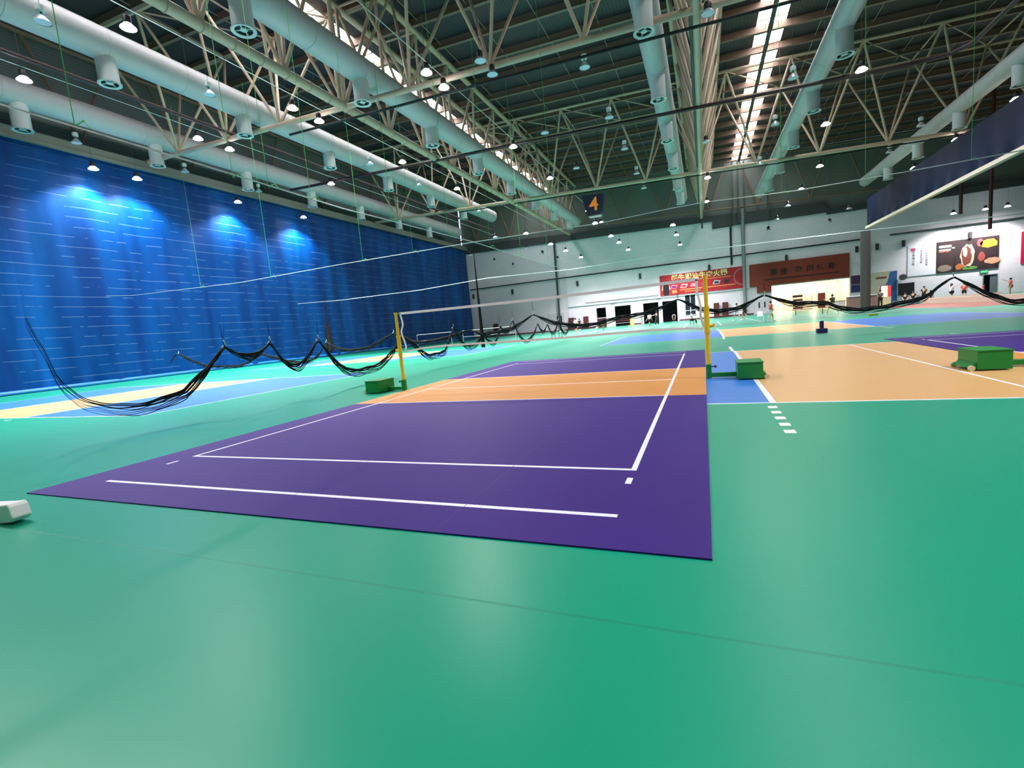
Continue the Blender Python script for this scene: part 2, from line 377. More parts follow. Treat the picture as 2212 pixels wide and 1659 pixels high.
def long_truss(x0, half, r, label, y0=-12.0, y1=69.4, rings=False):
    t = thing('roof_truss', (x0, 0, zc(x0)), label, 'truss'); z = zc(x0)
    m = MB().tube([(x0, y0, z), (x0, y1, z)], r, 12)
    if rings:
        y = 0.0
        while y < y1: m.tube([(x0, y, z), (x0, y+.05, z)], r*1.14, 12); y += 1.56
    m.build('bottom_chord', beige, t, smooth=True)
    for s in (-1, 1): MB().tube([(x0+s*half, y0, zc(x0+s*half)+TH-.1), (x0+s*half, y1, zc(x0+s*half)+TH-.1)], .22 if half < 1.6 else .18, 10).build('top_chord', beige, t, smooth=True)
    step = 28/6; y = 15.5-5*step
    while y < y1:
        for dy in (-step/2, step/2):
            for s in (-1, 1):
                if y0 < y+dy < y1: MB().tube([(x0, y, z), (x0+s*half, y+dy, zc(x0+s*half)+TH-.1)], .11, 8).build('diagonal_brace', beige, t, smooth=True)
        yt = y+step/2
        if yt < y1: MB().tube([(x0-half, yt, zc(x0-half)+TH-.1), (x0+half, yt, zc(x0+half)+TH-.1)], .08, 6).build('cross_bar', beige, t, smooth=True)
        y += step
    return t
long_truss(-16.75, 1.55, .27, 'lengthwise beige tube roof truss left of the court with ringed bottom tube', rings=True)
long_truss(3.85, 1.65, .2, 'lengthwise beige tube roof truss straight above the right side of the court')
# the flat truss against the far wall
t = thing('wall_truss', (0, 69.3, 0), 'flat zigzag truss against the upper far wall under the roof', 'truss')
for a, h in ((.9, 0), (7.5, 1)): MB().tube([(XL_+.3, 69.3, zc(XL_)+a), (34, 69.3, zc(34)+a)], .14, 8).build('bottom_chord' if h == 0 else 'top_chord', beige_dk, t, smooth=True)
x = -34.0
while x < 30:
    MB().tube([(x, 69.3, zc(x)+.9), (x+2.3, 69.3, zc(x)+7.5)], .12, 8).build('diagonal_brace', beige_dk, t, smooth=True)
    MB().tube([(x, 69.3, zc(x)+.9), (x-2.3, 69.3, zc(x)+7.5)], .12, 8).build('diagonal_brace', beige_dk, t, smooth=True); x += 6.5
# bracing tubes in the bay behind the brown pipe, beyond the left duct, against the side wall
t = thing('wall_truss', (-37.1, 0, 0), 'row of slanting tubes in the shadow above the blue curtain', 'truss')
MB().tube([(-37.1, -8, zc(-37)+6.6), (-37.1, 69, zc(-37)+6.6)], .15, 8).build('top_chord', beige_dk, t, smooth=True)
y = -4.0
while y < 66:
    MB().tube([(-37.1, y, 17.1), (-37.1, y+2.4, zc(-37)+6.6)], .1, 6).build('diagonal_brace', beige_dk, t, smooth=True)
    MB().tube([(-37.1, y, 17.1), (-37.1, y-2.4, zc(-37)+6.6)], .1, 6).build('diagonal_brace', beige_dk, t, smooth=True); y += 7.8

# pipes and trays under the roof
def pipe(name, pts, r, m, label, cat='pipe', n=10):
    o = MB().tube(pts, r, n).build(name, m, smooth=True); return tag(o, label, cat)
pipe('sprinkler_pipe', [(-33, 26.3, zc(-33)-.2), (15.5, 26.3, 14.45), (17.0, 26.0, 14.4), (17.7, 25.2, 14.4), (17.8, 6, 14.4)], .12, maroon, 'dark maroon sprinkler pipe crossing under the roof and turning at the right')
pipe('sprinkler_pipe', [(-27.2, -2, 16.8), (-26.9, 15, 16.8), (-26.7, 60, 16.8)], .13, maroon, 'dark maroon sprinkler pipe running lengthwise behind the left round duct')
pipe('cable_tray', [(-22, 15.95, 15.75), (30, 15.95, 13.6)], .075, blackc, 'black cable tray slung under the nearest roof truss')
pipe('cable_tray', [(-24, 43.9, zc(-24)-.2), (28, 43.9, zc(28)-.2)], .06, blackc, 'black cable tray slung under the farther roof truss')
pipe('cable_tray', [(8.94, -10, 21.47), (8.94, 66, 21.47)], .16, steel_dk, 'grey cable tray hanging below the right skylight strip')
pipe('downpipe', [(3.62, -10, 15.75), (3.62, 68, 15.75)], .15, steel_dk, 'dark steel pipe running lengthwise beside the central truss')
for (x, y0, y1, h) in ((-27.3, -6, 66, -.05), (-18.4, -6, 66, .05), (-9.6, -6, 66, .1)):
    pipe('lamp_wire', [(x, y0, zc(x)+h), (x, y1, zc(x)+h)], .02, cablew, 'thin lamp wire stretched lengthwise under the roof, %s of three' % {-27.3: 'leftmost', -18.4: 'middle', -9.6: 'rightmost'}[x], 'wire', 5)

# ------------------------------------------------------------------ air ducts
def duct(x, r, y1, ys, h, label, nr=.44):
    z = zc(x)+h; t = thing('air_duct', (x, 0, z), label, 'duct'); m = MB()
    prof = []
    y = -7.0; m.tube([(x, y, z), (x, y1, z)], r, 28)
    y = 2.6
    while y < y1: m.tube([(x, y, z), (x, y+.04, z)], r*1.02, 28, cap=True); y += 3.92
    m.build('duct_body', ductm, t, smooth=True)
    for yy in ys:
        zb = zc(x)-.62
        n = MB(); n.lathe([(nr, 0), (nr, z-zb-r*.55)], (x, yy, zb), 22, cap=False)
        nz = n.build('nozzle', nozzm, t, smooth=True)
        MB().lathe([(nr*.8, .03), (nr*1.12, 0), (nr*1.14, .05), (nr, .08)], (x, yy, zb-.02), 22, cap=False).build('rim', nozzm, nz, smooth=True)
        g = MB(); g.lathe([(nr*.98, .12), (nr*.98, .14)], (x, yy, zb), 20)
        g.build('grille', mat('grille_dark', (52, 50, 50), .6), nz)
        g = MB(); g.lathe([(.02, -.0), (nr*.34, .03), (nr*.34, .1)], (x, yy, zb), 12)
        for k in range(4): a = k*math.pi/2+.4; g.tube([(x, yy, zb+.06), (x+nr*.95*math.cos(a), yy+nr*.95*math.sin(a), zb+.06)], .03, 5)
        g.build('diffuser', nozzm, nz)
YN = [6.6+7.85*k for k in range(-1, 8)]
duct(-34.9, .78, 64, [y+.8 for y in YN if y < 60], 1.55, 'leftmost grey round air duct, running just above the blue curtain', .46)
duct(-24.4, .80, 55, [y for y in YN if y < 50], 1.3, 'pale round air duct second from the left, crossing the first truss', .46)
duct(-14.6, .76, 66, YN, 1.25, 'wide round air duct third from the left, beside the left skylight strip', .46)
duct(1.5, .68, 60, [y+.6 for y in YN if y < 56], 1.3, 'round air duct left of the central lengthwise truss', .44)
duct(11.15, .62, 63, [y for y in YN if y < 60], 1.2, 'round air duct right of the right skylight strip', .42)
duct(22.9, .6, 64, [y+2.2 for y in YN if y < 60], 1.1, 'rightmost round air duct, above the raised navy curtain', .42)

# ------------------------------------------------------------------ bell lamps
def make_bell(on):
    t = thing('bell_lamp', (0, 0, 0), 'x', 'lamp')
    MB().tube([(0, 0, 0), (0, 0, 1)], .009, 5).build('hanging_rod', steel_dk, t).location = (0, 0, .5)
    MB().lathe([(.15, .16), (.16, .18), (.16, .44), (.12, .5)], (0, 0, 0), 14).build('housing', dark, t, smooth=True)
    MB().lathe([(.3, 0), (.29, .02), (.16, .17)], (0, 0, 0), 20, cap=False).build('reflector', mat('lamp_shade', (150, 150, 165), .4) if not on else mat('lamp_shade_lit', (235, 235, 240), .4, emit=7), t, smooth=True)
    MB().lathe([(.285, .015), (.285, .03)], (0, 0, 0), 20).build('lens', lens_on if on else lens_off, t)
    if on:
        l = D.lights.new('lamp_light', 'SPOT'); l.energy = LAMP_W; l.spot_size = math.radians(128); l.spot_blend = .55; l.shadow_soft_size = .14; l.color = LAMP_COL
        lo = D.objects.new('lamp_light', l); COL.objects.link(lo); lo.parent = t; lo.location = (0, 0, -.06)
    return t
bell_on, bell_off = make_bell(True), make_bell(False)
low_light = [c for c in bell_on.children if c.type == 'LIGHT'][0].data.copy(); low_light.energy = LAMP_W*.6; edge_light = low_light.copy(); annex_light = low_light.copy(); annex_light.energy = LAMP_W*.3; edge_light.energy = LAMP_W*.55
used = {True: False, False: False}
def rod_to_roof(o, x, z, base):
    for ch in o.children:
        if ch.name.startswith('hanging_rod'):
            top = zc(x)+H-.05
            for dx, dr, dh in ((-34.9, .78, 1.55), (-24.4, .8, 1.3), (-14.6, .76, 1.25), (1.5, .68, 1.3), (11.15, .62, 1.2), (22.9, .6, 1.1)):
                if abs(x-dx) < dr: top = zc(dx)+dh-math.sqrt(dr*dr-(x-dx)**2)+.02
            ch.scale = (1, 1, top-z-base)
        if ch.type == 'LIGHT' and z < 12: ch.data = low_light
        if ch.type == 'LIGHT' and x < -35: ch.data = edge_light
        if ch.type == 'LIGHT' and x > 30: ch.data = annex_light
def bell(x, y, z, on, label, group):
    p = bell_on if on else bell_off
    o = p if not used[on] else copy_tree(p)
    used[on] = True; o.location = (x, y, z); o['label'] = label; o['group'] = group
    rod_to_roof(o, x, z, .5)
    return o
rows = {'in the row hanging close against the blue curtain': (-35.2, None, [11.0, 13.75, 22.05, 29.7], 14.9),
        'in the leftmost lamp row under the roof': (-27.3, -.7, [4.4, 13.2, 15.5, 25.5], None),
        'in the row left of the lengthwise truss': (-18.5, -.7, [4.2, 12.9, 15.0, 24.0, 33.2], None),
        'in the row above the left edge of the court': (-9.4, -.7, [13.2, 15.0, 25.5, 34.9, 50.8, 59.4], None),
        'in the row beside the central lengthwise truss': (4.5, -.7, [43.5, 54.9], None),
        'in the row under the right skylight strip': (12.5, -.7, [24.6, 33.2, 45.5, 54.9], None),
        'in the rightmost lamp row near the navy curtain': (23.9, -.7, [35.0, 43.3, 52.0], None),
        'in the far low lamp row left of the entrances': (-13.4, None, [38.1, 46.8, 53.7, 62.4], 11.0),
        'in the far low lamp row over the first entrance': (-6.2, None, [38.9, 47.8, 53.6, 61.7], 11.0),
        'in the far low lamp row over the red food banner': (.8, None, [47.1, 54.6, 64.3], 11.0),
        'in the unseen row added behind the camera as fill light': (None, -.7, [-4.5, -5, -5, -4.5], None),  # out of view, added to brighten the near floor
        'in the annex behind the navy curtain': (31, None, [67.3, 67.4, 67.5], 10.4)}
for nm, (x, h, ys, z) in rows.items():
    for i, y in enumerate(ys):
        xx = (x or 0)+(2.0 if nm.startswith('in the row under the right') and y > 40 else 0)
        if 'annex' in nm: xx = [32.9, 36.0, 38.1][i]
        if x is None: xx = [-11.0, 14.5, 21.0, -20.0][i]
        o = bell(xx, y, z if z else zc(xx)+h, True, 'lit bell lamp, %s %s' % (ordinal(i), nm), 'lit bell lamps '+nm)
off = {'in the dark row above the middle of the court': (-6.4, -.7, [13.5, 15.0, 24.1, 33.2], None),
       'in the dark row beside the central lengthwise truss': (4.3, -.7, [14.8, 32.4], None),
       'in the dark row far left in front of the blue curtain': (-24.0, None, [45.7, 53.5, 60.8], 11.0),
       'in the dark row before the wall left of the doors': (-16.6, None, [37.3, 46.9, 53.3, 60.6], 11.0),
       'in the dark row in front of the orange sign wall': (11.9, None, [46.6, 54.4, 62.1], 11.0),
       'in the dark row nearest the tall column': (19.0, None, [54.5, 63.3], 11.0)}
for nm, (x, h, ys, z) in off.items():
    for i, y in enumerate(ys):
        bell(x, y, z if z else zc(x)+h, False, 'unlit bell lamp, %s %s' % (ordinal(i), nm), 'unlit bell lamps '+nm)
# cords that carry the low lamps
# metal-halide lamps, white gear box over a silver bell
def make_halide():
    t = thing('halide_lamp', (0, 0, 0), 'x', 'lamp')
    MB().lathe([(.13, .42), (.17, .45), (.17, .66), (.1, .7)], (0, 0, 0), 12).build('gear_box', mat('lamp_white', (205, 210, 208), .4), t, smooth=True)
    MB().tube([(0, 0, .3), (0, 0, .45)], .04, 6).build('neck', steel_dk, t)
    MB().tube([(0, 0, 0), (0, 0, 1)], .009, 5).build('hanging_rod', steel_dk, t).location = (0, 0, .7)
    MB().lathe([(.3, 0), (.27, .07), (.14, .24), (.09, .3)], (0, 0, 0), 18, cap=False).build('bell_shade', galv, t, smooth=True)
    MB().lathe([(.28, .03), (.28, .04)], (0, 0, 0), 16).build('glass', lens_off, t)
    return t
hal = make_halide(); first = True
for nm, x, ys in (('hung beside the leftmost duct', -35.4, [10.4, 17.7, 24.7]), ('hung beside the second duct from the left', -21.7, [2.8, 10.1, 24.0, 31.3, 44.7]),
                  ('hung above the middle of the court', -1.9, [17.4, 24.7, 31.6, 39.2, 45.2]), ('hung below the right skylight strip', 9.1, [24.6, 32.3, 42.7]), ('hung beside the rightmost duct', 20.0, [38.8, 45.6])):
    for i, y in enumerate(ys):
        o = hal if first else copy_tree(hal); first = False; o.location = (x, y, zc(x)-.35); rod_to_roof(o, x, zc(x)-.35, .7)
        o['label'] = 'white gear-box lamp, %s from the camera, %s' % (ordinal(i), nm); o['group'] = 'white lamps '+nm

# ------------------------------------------------------------------ curtains
def drape(name, x, y0, y1, z0, z1, amp, m, label, seed, ny=260, nz=14, hemw=.0):
    rnd = random.Random(seed); ph = [rnd.random()*6.28 for _ in range(6)]
    mb = MB()
    for j in range(nz+1):
        t = j/nz; z = z0+(z1-z0)*t
        for i in range(ny+1):
            y = y0+(y1-y0)*i/ny
            a = amp*(.35+.65*(1-t))
            d = a*(math.sin(y*1.15+ph[0]+.25*math.sin(z*.5))+.55*math.sin(y*2.7+ph[1])+.35*math.sin(y*.53+ph[2]+t)+.12*math.sin(y*6.1+ph[3]))
            if j == 0: d += .12*math.sin(y*3.3+ph[4])
            mb.v.append((x+d, y, z+(.08*math.sin(y*.9+ph[5]) if j == 0 else 0)))
    for j in range(nz):
        for i in range(ny):
            a = j*(ny+1)+i; mb.f.append((a, a+1, a+ny+2, a+ny+1)); mb.m.append(0)
    o = mb.build(name, m, smooth=False)
    o.data.polygons.foreach_set('use_smooth', [True]*len(o.data.polygons))
    return tag(o, label, 'curtain')
cur = drape('tarpaulin_curtain', -36.7, -14, 69.6, .12, 16.2, .16, tarp, 'huge bright blue tarpaulin curtain hanging along the left wall', 3)
MB().tube([(-36.55, -14, .16), (-36.4, 10, .14), (-36.6, 30, .15), (-36.5, 69, .14)], .13, 8).build('hem', mat('tarp_hem', (36, 120, 206), .4), cur, smooth=True)
tb = MB().box(-37.5, -36.3, -14, 69.7, 16.2, 16.85); tb.box(-36.5, -36.2, -14, 69.7, 16.1, 16.3); struct('trim_2', tb, mat('beam_grey', (120, 122, 112), .6))
rc = drape('raised_curtain', 18.55, 8, 46.6, 7.95, 10.5, .05, tarp2, 'navy curtain drawn up high on the right above the annex opening', 9, 140, 6)
MB().box(18.4, 18.7, 8, 46.6, 7.72, 7.95).build('bottom_rail', mat('pale_rail', (186, 178, 160), .5), rc)
MB().tube([(18.55, 47.1, 0), (18.55, 47.1, 7.7)], .42, 20).build('wall_column', mat('grey_column', (52, 54, 50), .6, noise=.1, nscale=3), smooth=True)['kind'] = 'structure'

# ------------------------------------------------------------------ divider nets on cables
hemA = [(-5.96, 2.3), (-5.94, 2.15), (-5.8, 1.72), (-5.7, 1.2), (-5.45, .84), (-4.56, .57), (-3.64, .72), (-3.06, 1.15), (-2.61, 1.53), (-1.99, 1.31), (-1.37, 1.55), (-1.07, 1.11), (-.65, .92), (-.2, 1.16), (.25, 1.52), (.74, .94), (1.67, .51), (2.84, .58), (3.7, .98), (4.29, 1.44), (5.18, 1.05), (6.09, .61), (7.2, .67), (8.16, 1.6), (9.58, .72), (11.15, 1.17), (12.28, .73), (13.32, 1.52), (14.09, 1.21), (15.2, 1.78), (17.2, .54), (19.57, 1.48), (20.61, .97), (21.66, 1.39), (22.82, .78), (24.47, 1.59), (26.13, .57), (27.6, 1.26)]
hemB = [(-30.58, 1.12), (-30.01, 1.57), (-29.49, 1.67), (-28.45, 1.26), (-26.84, .7), (-23.92, .6), (-22, 1.28), (-20.18, .79), (-18.26, .51), (-16.48, 1.51), (-14.72, .99), (-13.58, 1.02), (-11.78, 1.67), (-11.05, 1.39), (-10.16, 1.1), (-9, 1.16), (-7.14, 1.46), (-6.52, 1.24), (-5.57, 1.28), (-4.82, 1.44), (-3.79, 1.89), (-3.24, 1.65), (-2.65, 1.43), (-1.91, 1.28), (-1.19, 1.23), (-.57, 1.3), (.13, 1.44), (1.12, 1.49), (1.99, 1.7), (2.63, 1.92), (2.99, 1.75), (3.44, 1.51), (3.79, 1.4), (4.36, 1.33), (5.09, 1.44), (5.65, 1.69), (5.84, 1.73), (6.22, 1.59), (6.6, 1.43), (6.95, 1.34), (7.59, 1.31), (7.93, 1.25), (8.19, 1.1), (8.61, .96), (8.87, .92), (9.57, .93), (10.82, 1.14), (11.24, 1.5), (11.61, 1.72), (11.92, 1.51), (12.39, 1.18), (12.92, .87), (13.3, .76), (16, 1.1)]
def interp(h, s):
    if s <= h[0][0]: return h[0][1]
    for (a, za), (b_, zb) in zip(h, h[1:]):
        if s <= b_: return za+(zb-za)*(s-a)/(b_-a)
    return h[-1][1]
def swag(h, s):
    if s <= h[0][0] or s >= h[-1][0]: return interp(h, s)
    for i in range(len(h)-1):
        (a, za), (b_, zb) = h[i], h[i+1]
        if s <= b_:
            t = (s-a)/(b_-a)
            if za < zb and i > 0 and h[i-1][1] > za: return za+(zb-za)*t**1.8
            if zb < za and i+2 < len(h) and h[i+2][1] > zb: return zb+(za-zb)*(1-t)**1.8
            return za+(zb-za)*t
def peaks(h): return [h[i] for i in range(1, len(h)-1) if h[i][1] > h[i-1][1] and h[i][1] > h[i+1][1]]
def divider(axis, c, h, s0, s1, ztop, matn, label, cab, seed, strands=6, dr=.03):
    rnd = random.Random(seed)
    P = (lambda s, z, d=0: (c+d, s, z)) if axis == 'y' else (lambda s, z, d=0: (s, c+d, z))
    t = thing('divider_net', P(s0, 0), label, 'net')
    mb = MB(); n = 900; nz = 5; tot = n+1
    ss = [s0+(s1-s0)*i/n for i in range(n+1)]
    for j in range(nz+1):
        for s in ss:
            zb = swag(h, s); mb.v.append(P(s, zb+(interp(cab, s)-zb)*j/nz, .02*math.sin(s*2.3+j)*(1-j/nz)+(.02 if axis == 'y' else .01)*math.sin(s*12.6+.4*math.sin(s*1.7))))
    for j in range(nz):
        for i in range(n): a = j*tot+i; mb.f.append((a, a+1, a+tot+1, a+tot)); mb.m.append(0)
    mb.build('netting', matn, t)
    # top cable
    MB().tube([P(s, z) for s, z in cab], .017, 6).build('top_cable', cablew, t, smooth=True)
    # gathered bottom: several strands that sag a little below one another
    fine = [s0+(s1-s0)*i/420 for i in range(421)]
    pk = [p[0] for p in peaks(h)]
    hm = MB()
    for k in range(strands):
        pts = []; sag = k*dr*1.3; ph = rnd.random()*6
        for s in fine:
            dpk = min([abs(s-p) for p in pk]+[2.0]); q = min(1, dpk/.8)
            pts.append(P(s, max(.05, swag(h, s)-sag*q*1.1+.012*math.sin(s*9+ph)), rnd.uniform(-1, 1)*.012+dr*.8*math.sin(ph+s)))
        hm.tube(pts, [(dr if k < 3 else dr*.5)*min(1, .12+max(0, q_-s0)/2.4) for q_ in fine], 5)
    hm.build('gathered_hem', net_hem, t)
    for qi, (s, z) in enumerate([p for p in peaks(h) if p[1] > 1.5]):
        MB().tube([P(s-.03, z-.02, -.05), P(s+.02, z+.06, 0), P(s-.01, z+.16, .02)], .018, 5).build('tie', wtape, t)
        # slack folds rising from the tie
        f = MB()
        for k in range(3): f.tube([P(s+rnd.uniform(-.02, .02), z, 0), P(s+rnd.uniform(-.04, .04), z+.3, .02), P(s+rnd.uniform(-.1, .1), z+.7, 0)], [.008, .004, .0015], 5)
        f.build('fold', net_hem, t)
    return t
cabA = [(-9, 5.65), (-5.7, 5.63), (-2.8, 5.6), (2, 5.5), (11, 5.66), (15, 5.62), (19.2, 5.6), (28, 5.65)]
cabB = [(-36.3, 6.3), (-33.3, 6.0), (-22.6, 5.62), (-14.6, 5.66), (-6.6, 5.62), (-.3, 5.5), (2.5, 5.6), (3.7, 5.62), (7, 5.46), (10.2, 5.47), (16, 5.56)]
divider('y', -6.6, hemA, -5.96, 27.6, 5.6, net_yz, 'black divider net left of the court, gathered up in swags along its cable', cabA, 1, 8, .022)
divider('x', 10.9, hemB, -31, 16, 5.6, net_xz, 'black divider net behind the court, its hem tied up in long swags', cabB, 2, 6, .026)
t = thing('divider_cable', (0, 28, 5.6), 'bare steel net cable stretched crosswise in front of the far badminton courts', 'cable')
MB().tube([(-36, 28, 5.9), (-30, 28, 5.66), (-20.7, 28, 5.6), (-13.7, 28, 5.84), (-6.2, 28, 5.61), (1.5, 28, 5.75), (13, 28, 5.56), (24, 28, 5.2)], .03, 6).build('steel_cable', cablew, t, smooth=True)
for (x, y, r, lab) in ((-6.6, 10.95, .13, 'black net gathered into a vertical bundle where the two divider nets meet'), (-32.4, 28, .42, 'black net gathered into a vertical bundle in front of the blue curtain')):
    b = MB()
    for k in range(7):
        a = k*.9; rr = r*(.25+.75*random.random()); b.tube([(x, y, 5.5), (x+.15*rr*math.cos(a), y+.15*rr*math.sin(a), 4.2), (x+.6*rr*math.cos(a), y+.5*rr*math.sin(a), 2.4), (x+rr*math.cos(a), y+rr*math.sin(a), .5+.25*random.random())], [.008, .02, .05*r/.13*.6, .08*r/.13*.5], 6)
    tag(b.build('net_bundle', net_hem, smooth=True), lab, 'net')
# green cords holding the cables
cords = [((-6.6, y), z, 'net cable left of the court') for y, z in ((-4.74, 5.63), (-1.7, 5.5), (-.7, 5.5), (.72, 5.5), (4.5, 5.55), (8.6, 5.6), (13, 5.64), (17.5, 5.6), (23, 5.62))]
cords += [((x, 10.9), z, 'net cable behind the court') for x, z in ((-26.2, 5.75), (-20, 5.63), (-13.2, 5.66), (-10, 5.64), (-2.5, 5.53), (6.5, 5.47), (9.1, 5.47), (12, 5.5))]
cnt = {}
for (x, y), z, w in cords:
    i = cnt.get(w, 0); cnt[w] = i+1
    c = MB().tube([(x, y, z), (x+.02, y+.02, (z+zc(x))/2), (x, y, zc(x)+.3)], .008, 5)
    c.tube([(x, y, z), (x+.12, y+.1, z+.1), (x+.25, y+.1, z-.06)], .012, 5)
    tag(c.build('hanging_cord', cordg), 'thin green cord, %s from the %s, holding up the %s' % (ordinal(i), 'camera' if 'left' in w else 'left', w), 'cord', 'green cords holding the '+w)

# ------------------------------------------------------------------ volleyball posts and net on the court
def net_post(x, side, label):
    # side = +1: ballast box to the right of the pole
    t = thing('net_post', (x, 0, 0), label, 'net post'); X = lambda a: x+side*a
    def bx(mb, a0, a1, y0, y1, z0, z1): return mb.box(min(X(a0), X(a1)), max(X(a0), X(a1)), y0, y1, z0, z1)
    bx(MB(), .04, .62, -.05, .05, .03, .115).build('base_arm', ggreen, t, bevel=.006)
    MB().box(x-.05, x+.05, -.05, .05, .012, .29).build('socket', ggreen, t, bevel=.006)
    bb = bx(MB(), .5, .93, -.39, .26, .02, .325).build('ballast_box', ggreen, t, bevel=.008)
    bx(MB(), .49, .94, -.4, .27, .318, .332).build('box_lid', ggreen, bb)
    ax = MB(); ax.prism([(X(.93), -.36, .02), (X(1.02), -.36, .05), (X(.93), -.36, .14)], (0, .58, 0)); ax.build('wheel_bracket', ggreen, t)
    for y in (-.37, .22): MB().tube([(X(.99), y, .045), (X(.99), y+.04, .045)], .045, 14).build('wheel', mat('cream_wheel', (214, 206, 170), .5), t, smooth=True)
    k = MB().tube([(X(.05), 0, .24), (X(.11), 0, .24)], .012, 6); k.ball((X(.125), 0, .24), .026); k.build('knob', navy, t, smooth=True)
    MB().tube([(x, 0, .27), (x, 0, .95)], .043, 18).build('lower_pole', yellow, t, smooth=True)
    MB().tube([(x, 0, .93), (x, 0, 1.44)], .051, 18).build('middle_sleeve', yellow, t, smooth=True)
    u = MB().tube([(x, 0, 1.42), (x, 0, 1.98)], .037, 18); u.tube([(x, 0, 1.97), (x, 0, 2.02)], .046, 16)
    u.build('upper_pole', yellow, t, smooth=True)
    for z in (.94, 1.41): MB().tube([(x, 0, z-.03), (x, 0, z+.03)], .058, 18).build('collar', yellow, t, smooth=True)
    w = MB().tube([(X(.045), 0, 1.05), (X(.1), 0, 1.05)], .03, 10); w.tube([(X(.1), 0, 1.02), (X(.13), 0, 1.09)], .022, 8); w.build('winch', yellow, t, smooth=True)
    for z in (1.15, 1.25, 1.34, 1.6, 1.75): MB().tube([(x-side*.05, 0, z), (x-side*.065, 0, z)], .008, 6).build('hook', galv, t)
    return t
net_post(-3.67, -1, 'yellow net post with green ballast box, standing at the left of the court')
net_post(3.66, 1, 'yellow net post with green ballast box, standing at the right of the court')
net_post(8.57, -1, 'net post at the far right whose green ballast box rests on the orange volleyball court')
t = thing('volleyball_net', (0, 0, 0), 'white-bordered volleyball net stretched between the two yellow posts', 'net')
def ribbon(pts, w, vert, name):
    m = MB(); e = .006
    for a, b_ in zip(pts, pts[1:]):
        a, b_ = Vector(a), Vector(b_); d = Vector((0, 0, w/2)) if vert else Vector((w/2, 0, 0)); th = Vector((0, e, 0))
        v = [a-d-th, b_-d-th, b_+d-th, a+d-th, a-d+th, b_-d+th, b_+d+th, a+d+th]; k = len(m.v); m.v += [tuple(q) for q in v]
        for f in ((0, 1, 2, 3), (7, 6, 5, 4), (0, 4, 5, 1), (3, 2, 6, 7), (0, 3, 7, 4), (1, 5, 6, 2)): m.f.append(tuple(k+i for i in f)); m.m.append(0)
    return m.build(name, wtape, t)
tp = [(-3.56, 0, 1.985), (-2, 0, 1.965), (0, 0, 1.95), (1.5, 0, 1.955), (3.52, 0, 1.985)]
bt = [(-3.5, 0, 1.0), (-3.0, 0, 1.06), (-2.34, 0, 1.085), (-.14, 0, 1.05), (.85, 0, 1.045), (1.86, 0, 1.055), (2.6, 0, 1.06), (3.35, 0, 1.03), (3.58, 0, 1.0)]
lsd = [(-3.54, 0, 1.985), (-3.5, 0, 1.8), (-3.49, 0, 1.7), (-3.56, 0, 1.53), (-3.56, 0, 1.46), (-3.5, 0, 1.28), (-3.47, 0, 1.15), (-3.5, 0, 1.0)]
rsd = [(3.5, 0, 1.985), (3.5, 0, 1.74), (3.53, 0, 1.6), (3.56, 0, 1.42), (3.545, 0, 1.28), (3.58, 0, 1.12), (3.62, 0, 1.0)]
ribbon(tp, .06, True, 'top_tape'); ribbon(bt, .045, True, 'bottom_tape'); ribbon(lsd, .045, False, 'side_tape'); ribbon(rsd, .045, False, 'side_tape')
mb = MB(); n = 30
for i in range(n+1):
    q = i/n; x = -3.52+7.06*q
    mb.v.append((x, 0, interp([(p[0], p[2]) for p in bt], x))); mb.v.append((x, 0, interp([(p[0], p[2]) for p in tp], x)))
for i in range(n): mb.f.append((2*i, 2*i+2, 2*i+3, 2*i+1)); mb.m.append(0)
mb.build('netting', net_volley, t)
MB().tube([(-3.67, 0, 1.985), (-3.56, 0, 1.985)], .008, 5).build('cord', cordg, t); MB().tube([(3.5, 0, 1.985), (3.66, 0, 1.99)], .008, 5).build('cord', wtape, t)
# navy padded stand on the floor further back
t = thing('post_stand', (8.0, 12.3, 0), 'small navy stub post with block foot standing alone on the green floor', 'stand')
MB().box(7.82, 8.18, 12.15, 12.45, .012, .2).build('block_foot', navy, t, bevel=.015); MB().tube([(8.0, 12.3, .2), (8.0, 12.3, .5)], .075, 14).build('stub_post', navy, t, smooth=True)
MB().box(7.65, 8.4, 12.1, 12.35, 0, .012).build('floor_plate', mat('pale_plate', (205, 225, 220), .4), t)
# white object at the left frame edge
o = MB().prism([(-3.050, -8.12, 0.001), (-2.485, -8.12, 0.002), (-2.289, -8.12, 0.030), (-2.238, -8.12, 0.074), (-2.269, -8.12, 0.172), (-2.298, -8.12, 0.201), (-2.405, -8.12, 0.186), (-2.954, -8.12, 0.142)], (0, .14, 0)).build('plastic_block', mat('white_plastic', (232, 234, 230), .45), bevel=.012)
tag(o, 'white rounded plastic piece lying on the green floor at the left edge', 'plastic piece')

# ------------------------------------------------------------------ far wall: openings, signs, fittings
def frame(name, x0, x1, z0, z1, w, m, sill=True):
    f = MB(); y0, y1 = YB-.06, YB+.1
    f.box(x0-w, x0, y0, y1, z0, z1+w); f.box(x1, x1+w, y0, y1, z0, z1+w); f.box(x0, x1, y0, y1, z1, z1+w)
    if sill: f.box(x0-w, x1+w, y0-.03, y1, z0-w, z0)
    return struct(name, f, m)
pw = mat('white_paint', (232, 232, 236), .5)
d = frame('door_1', -13.2, -7.5, 0, 3.3, .25, pw, False); MB().box(-11.6, -10.1, YB-.02, YB+.08, 0, 3.3).build('fixed_panel', mat('poster_panel', (214, 210, 200), .6), d)
MB().box(-13.1, -11.6, YB+.02, YB+.06, 0, 1.5).build('door_leaf', mat('maroon_leaf', (70, 26, 34), .5), d)
MB().box(-10.1, -7.5, YB+.02, YB+.06, .7, 1.5).build('door_leaf', mat('maroon_leaf', (70, 26, 34), .5), d)
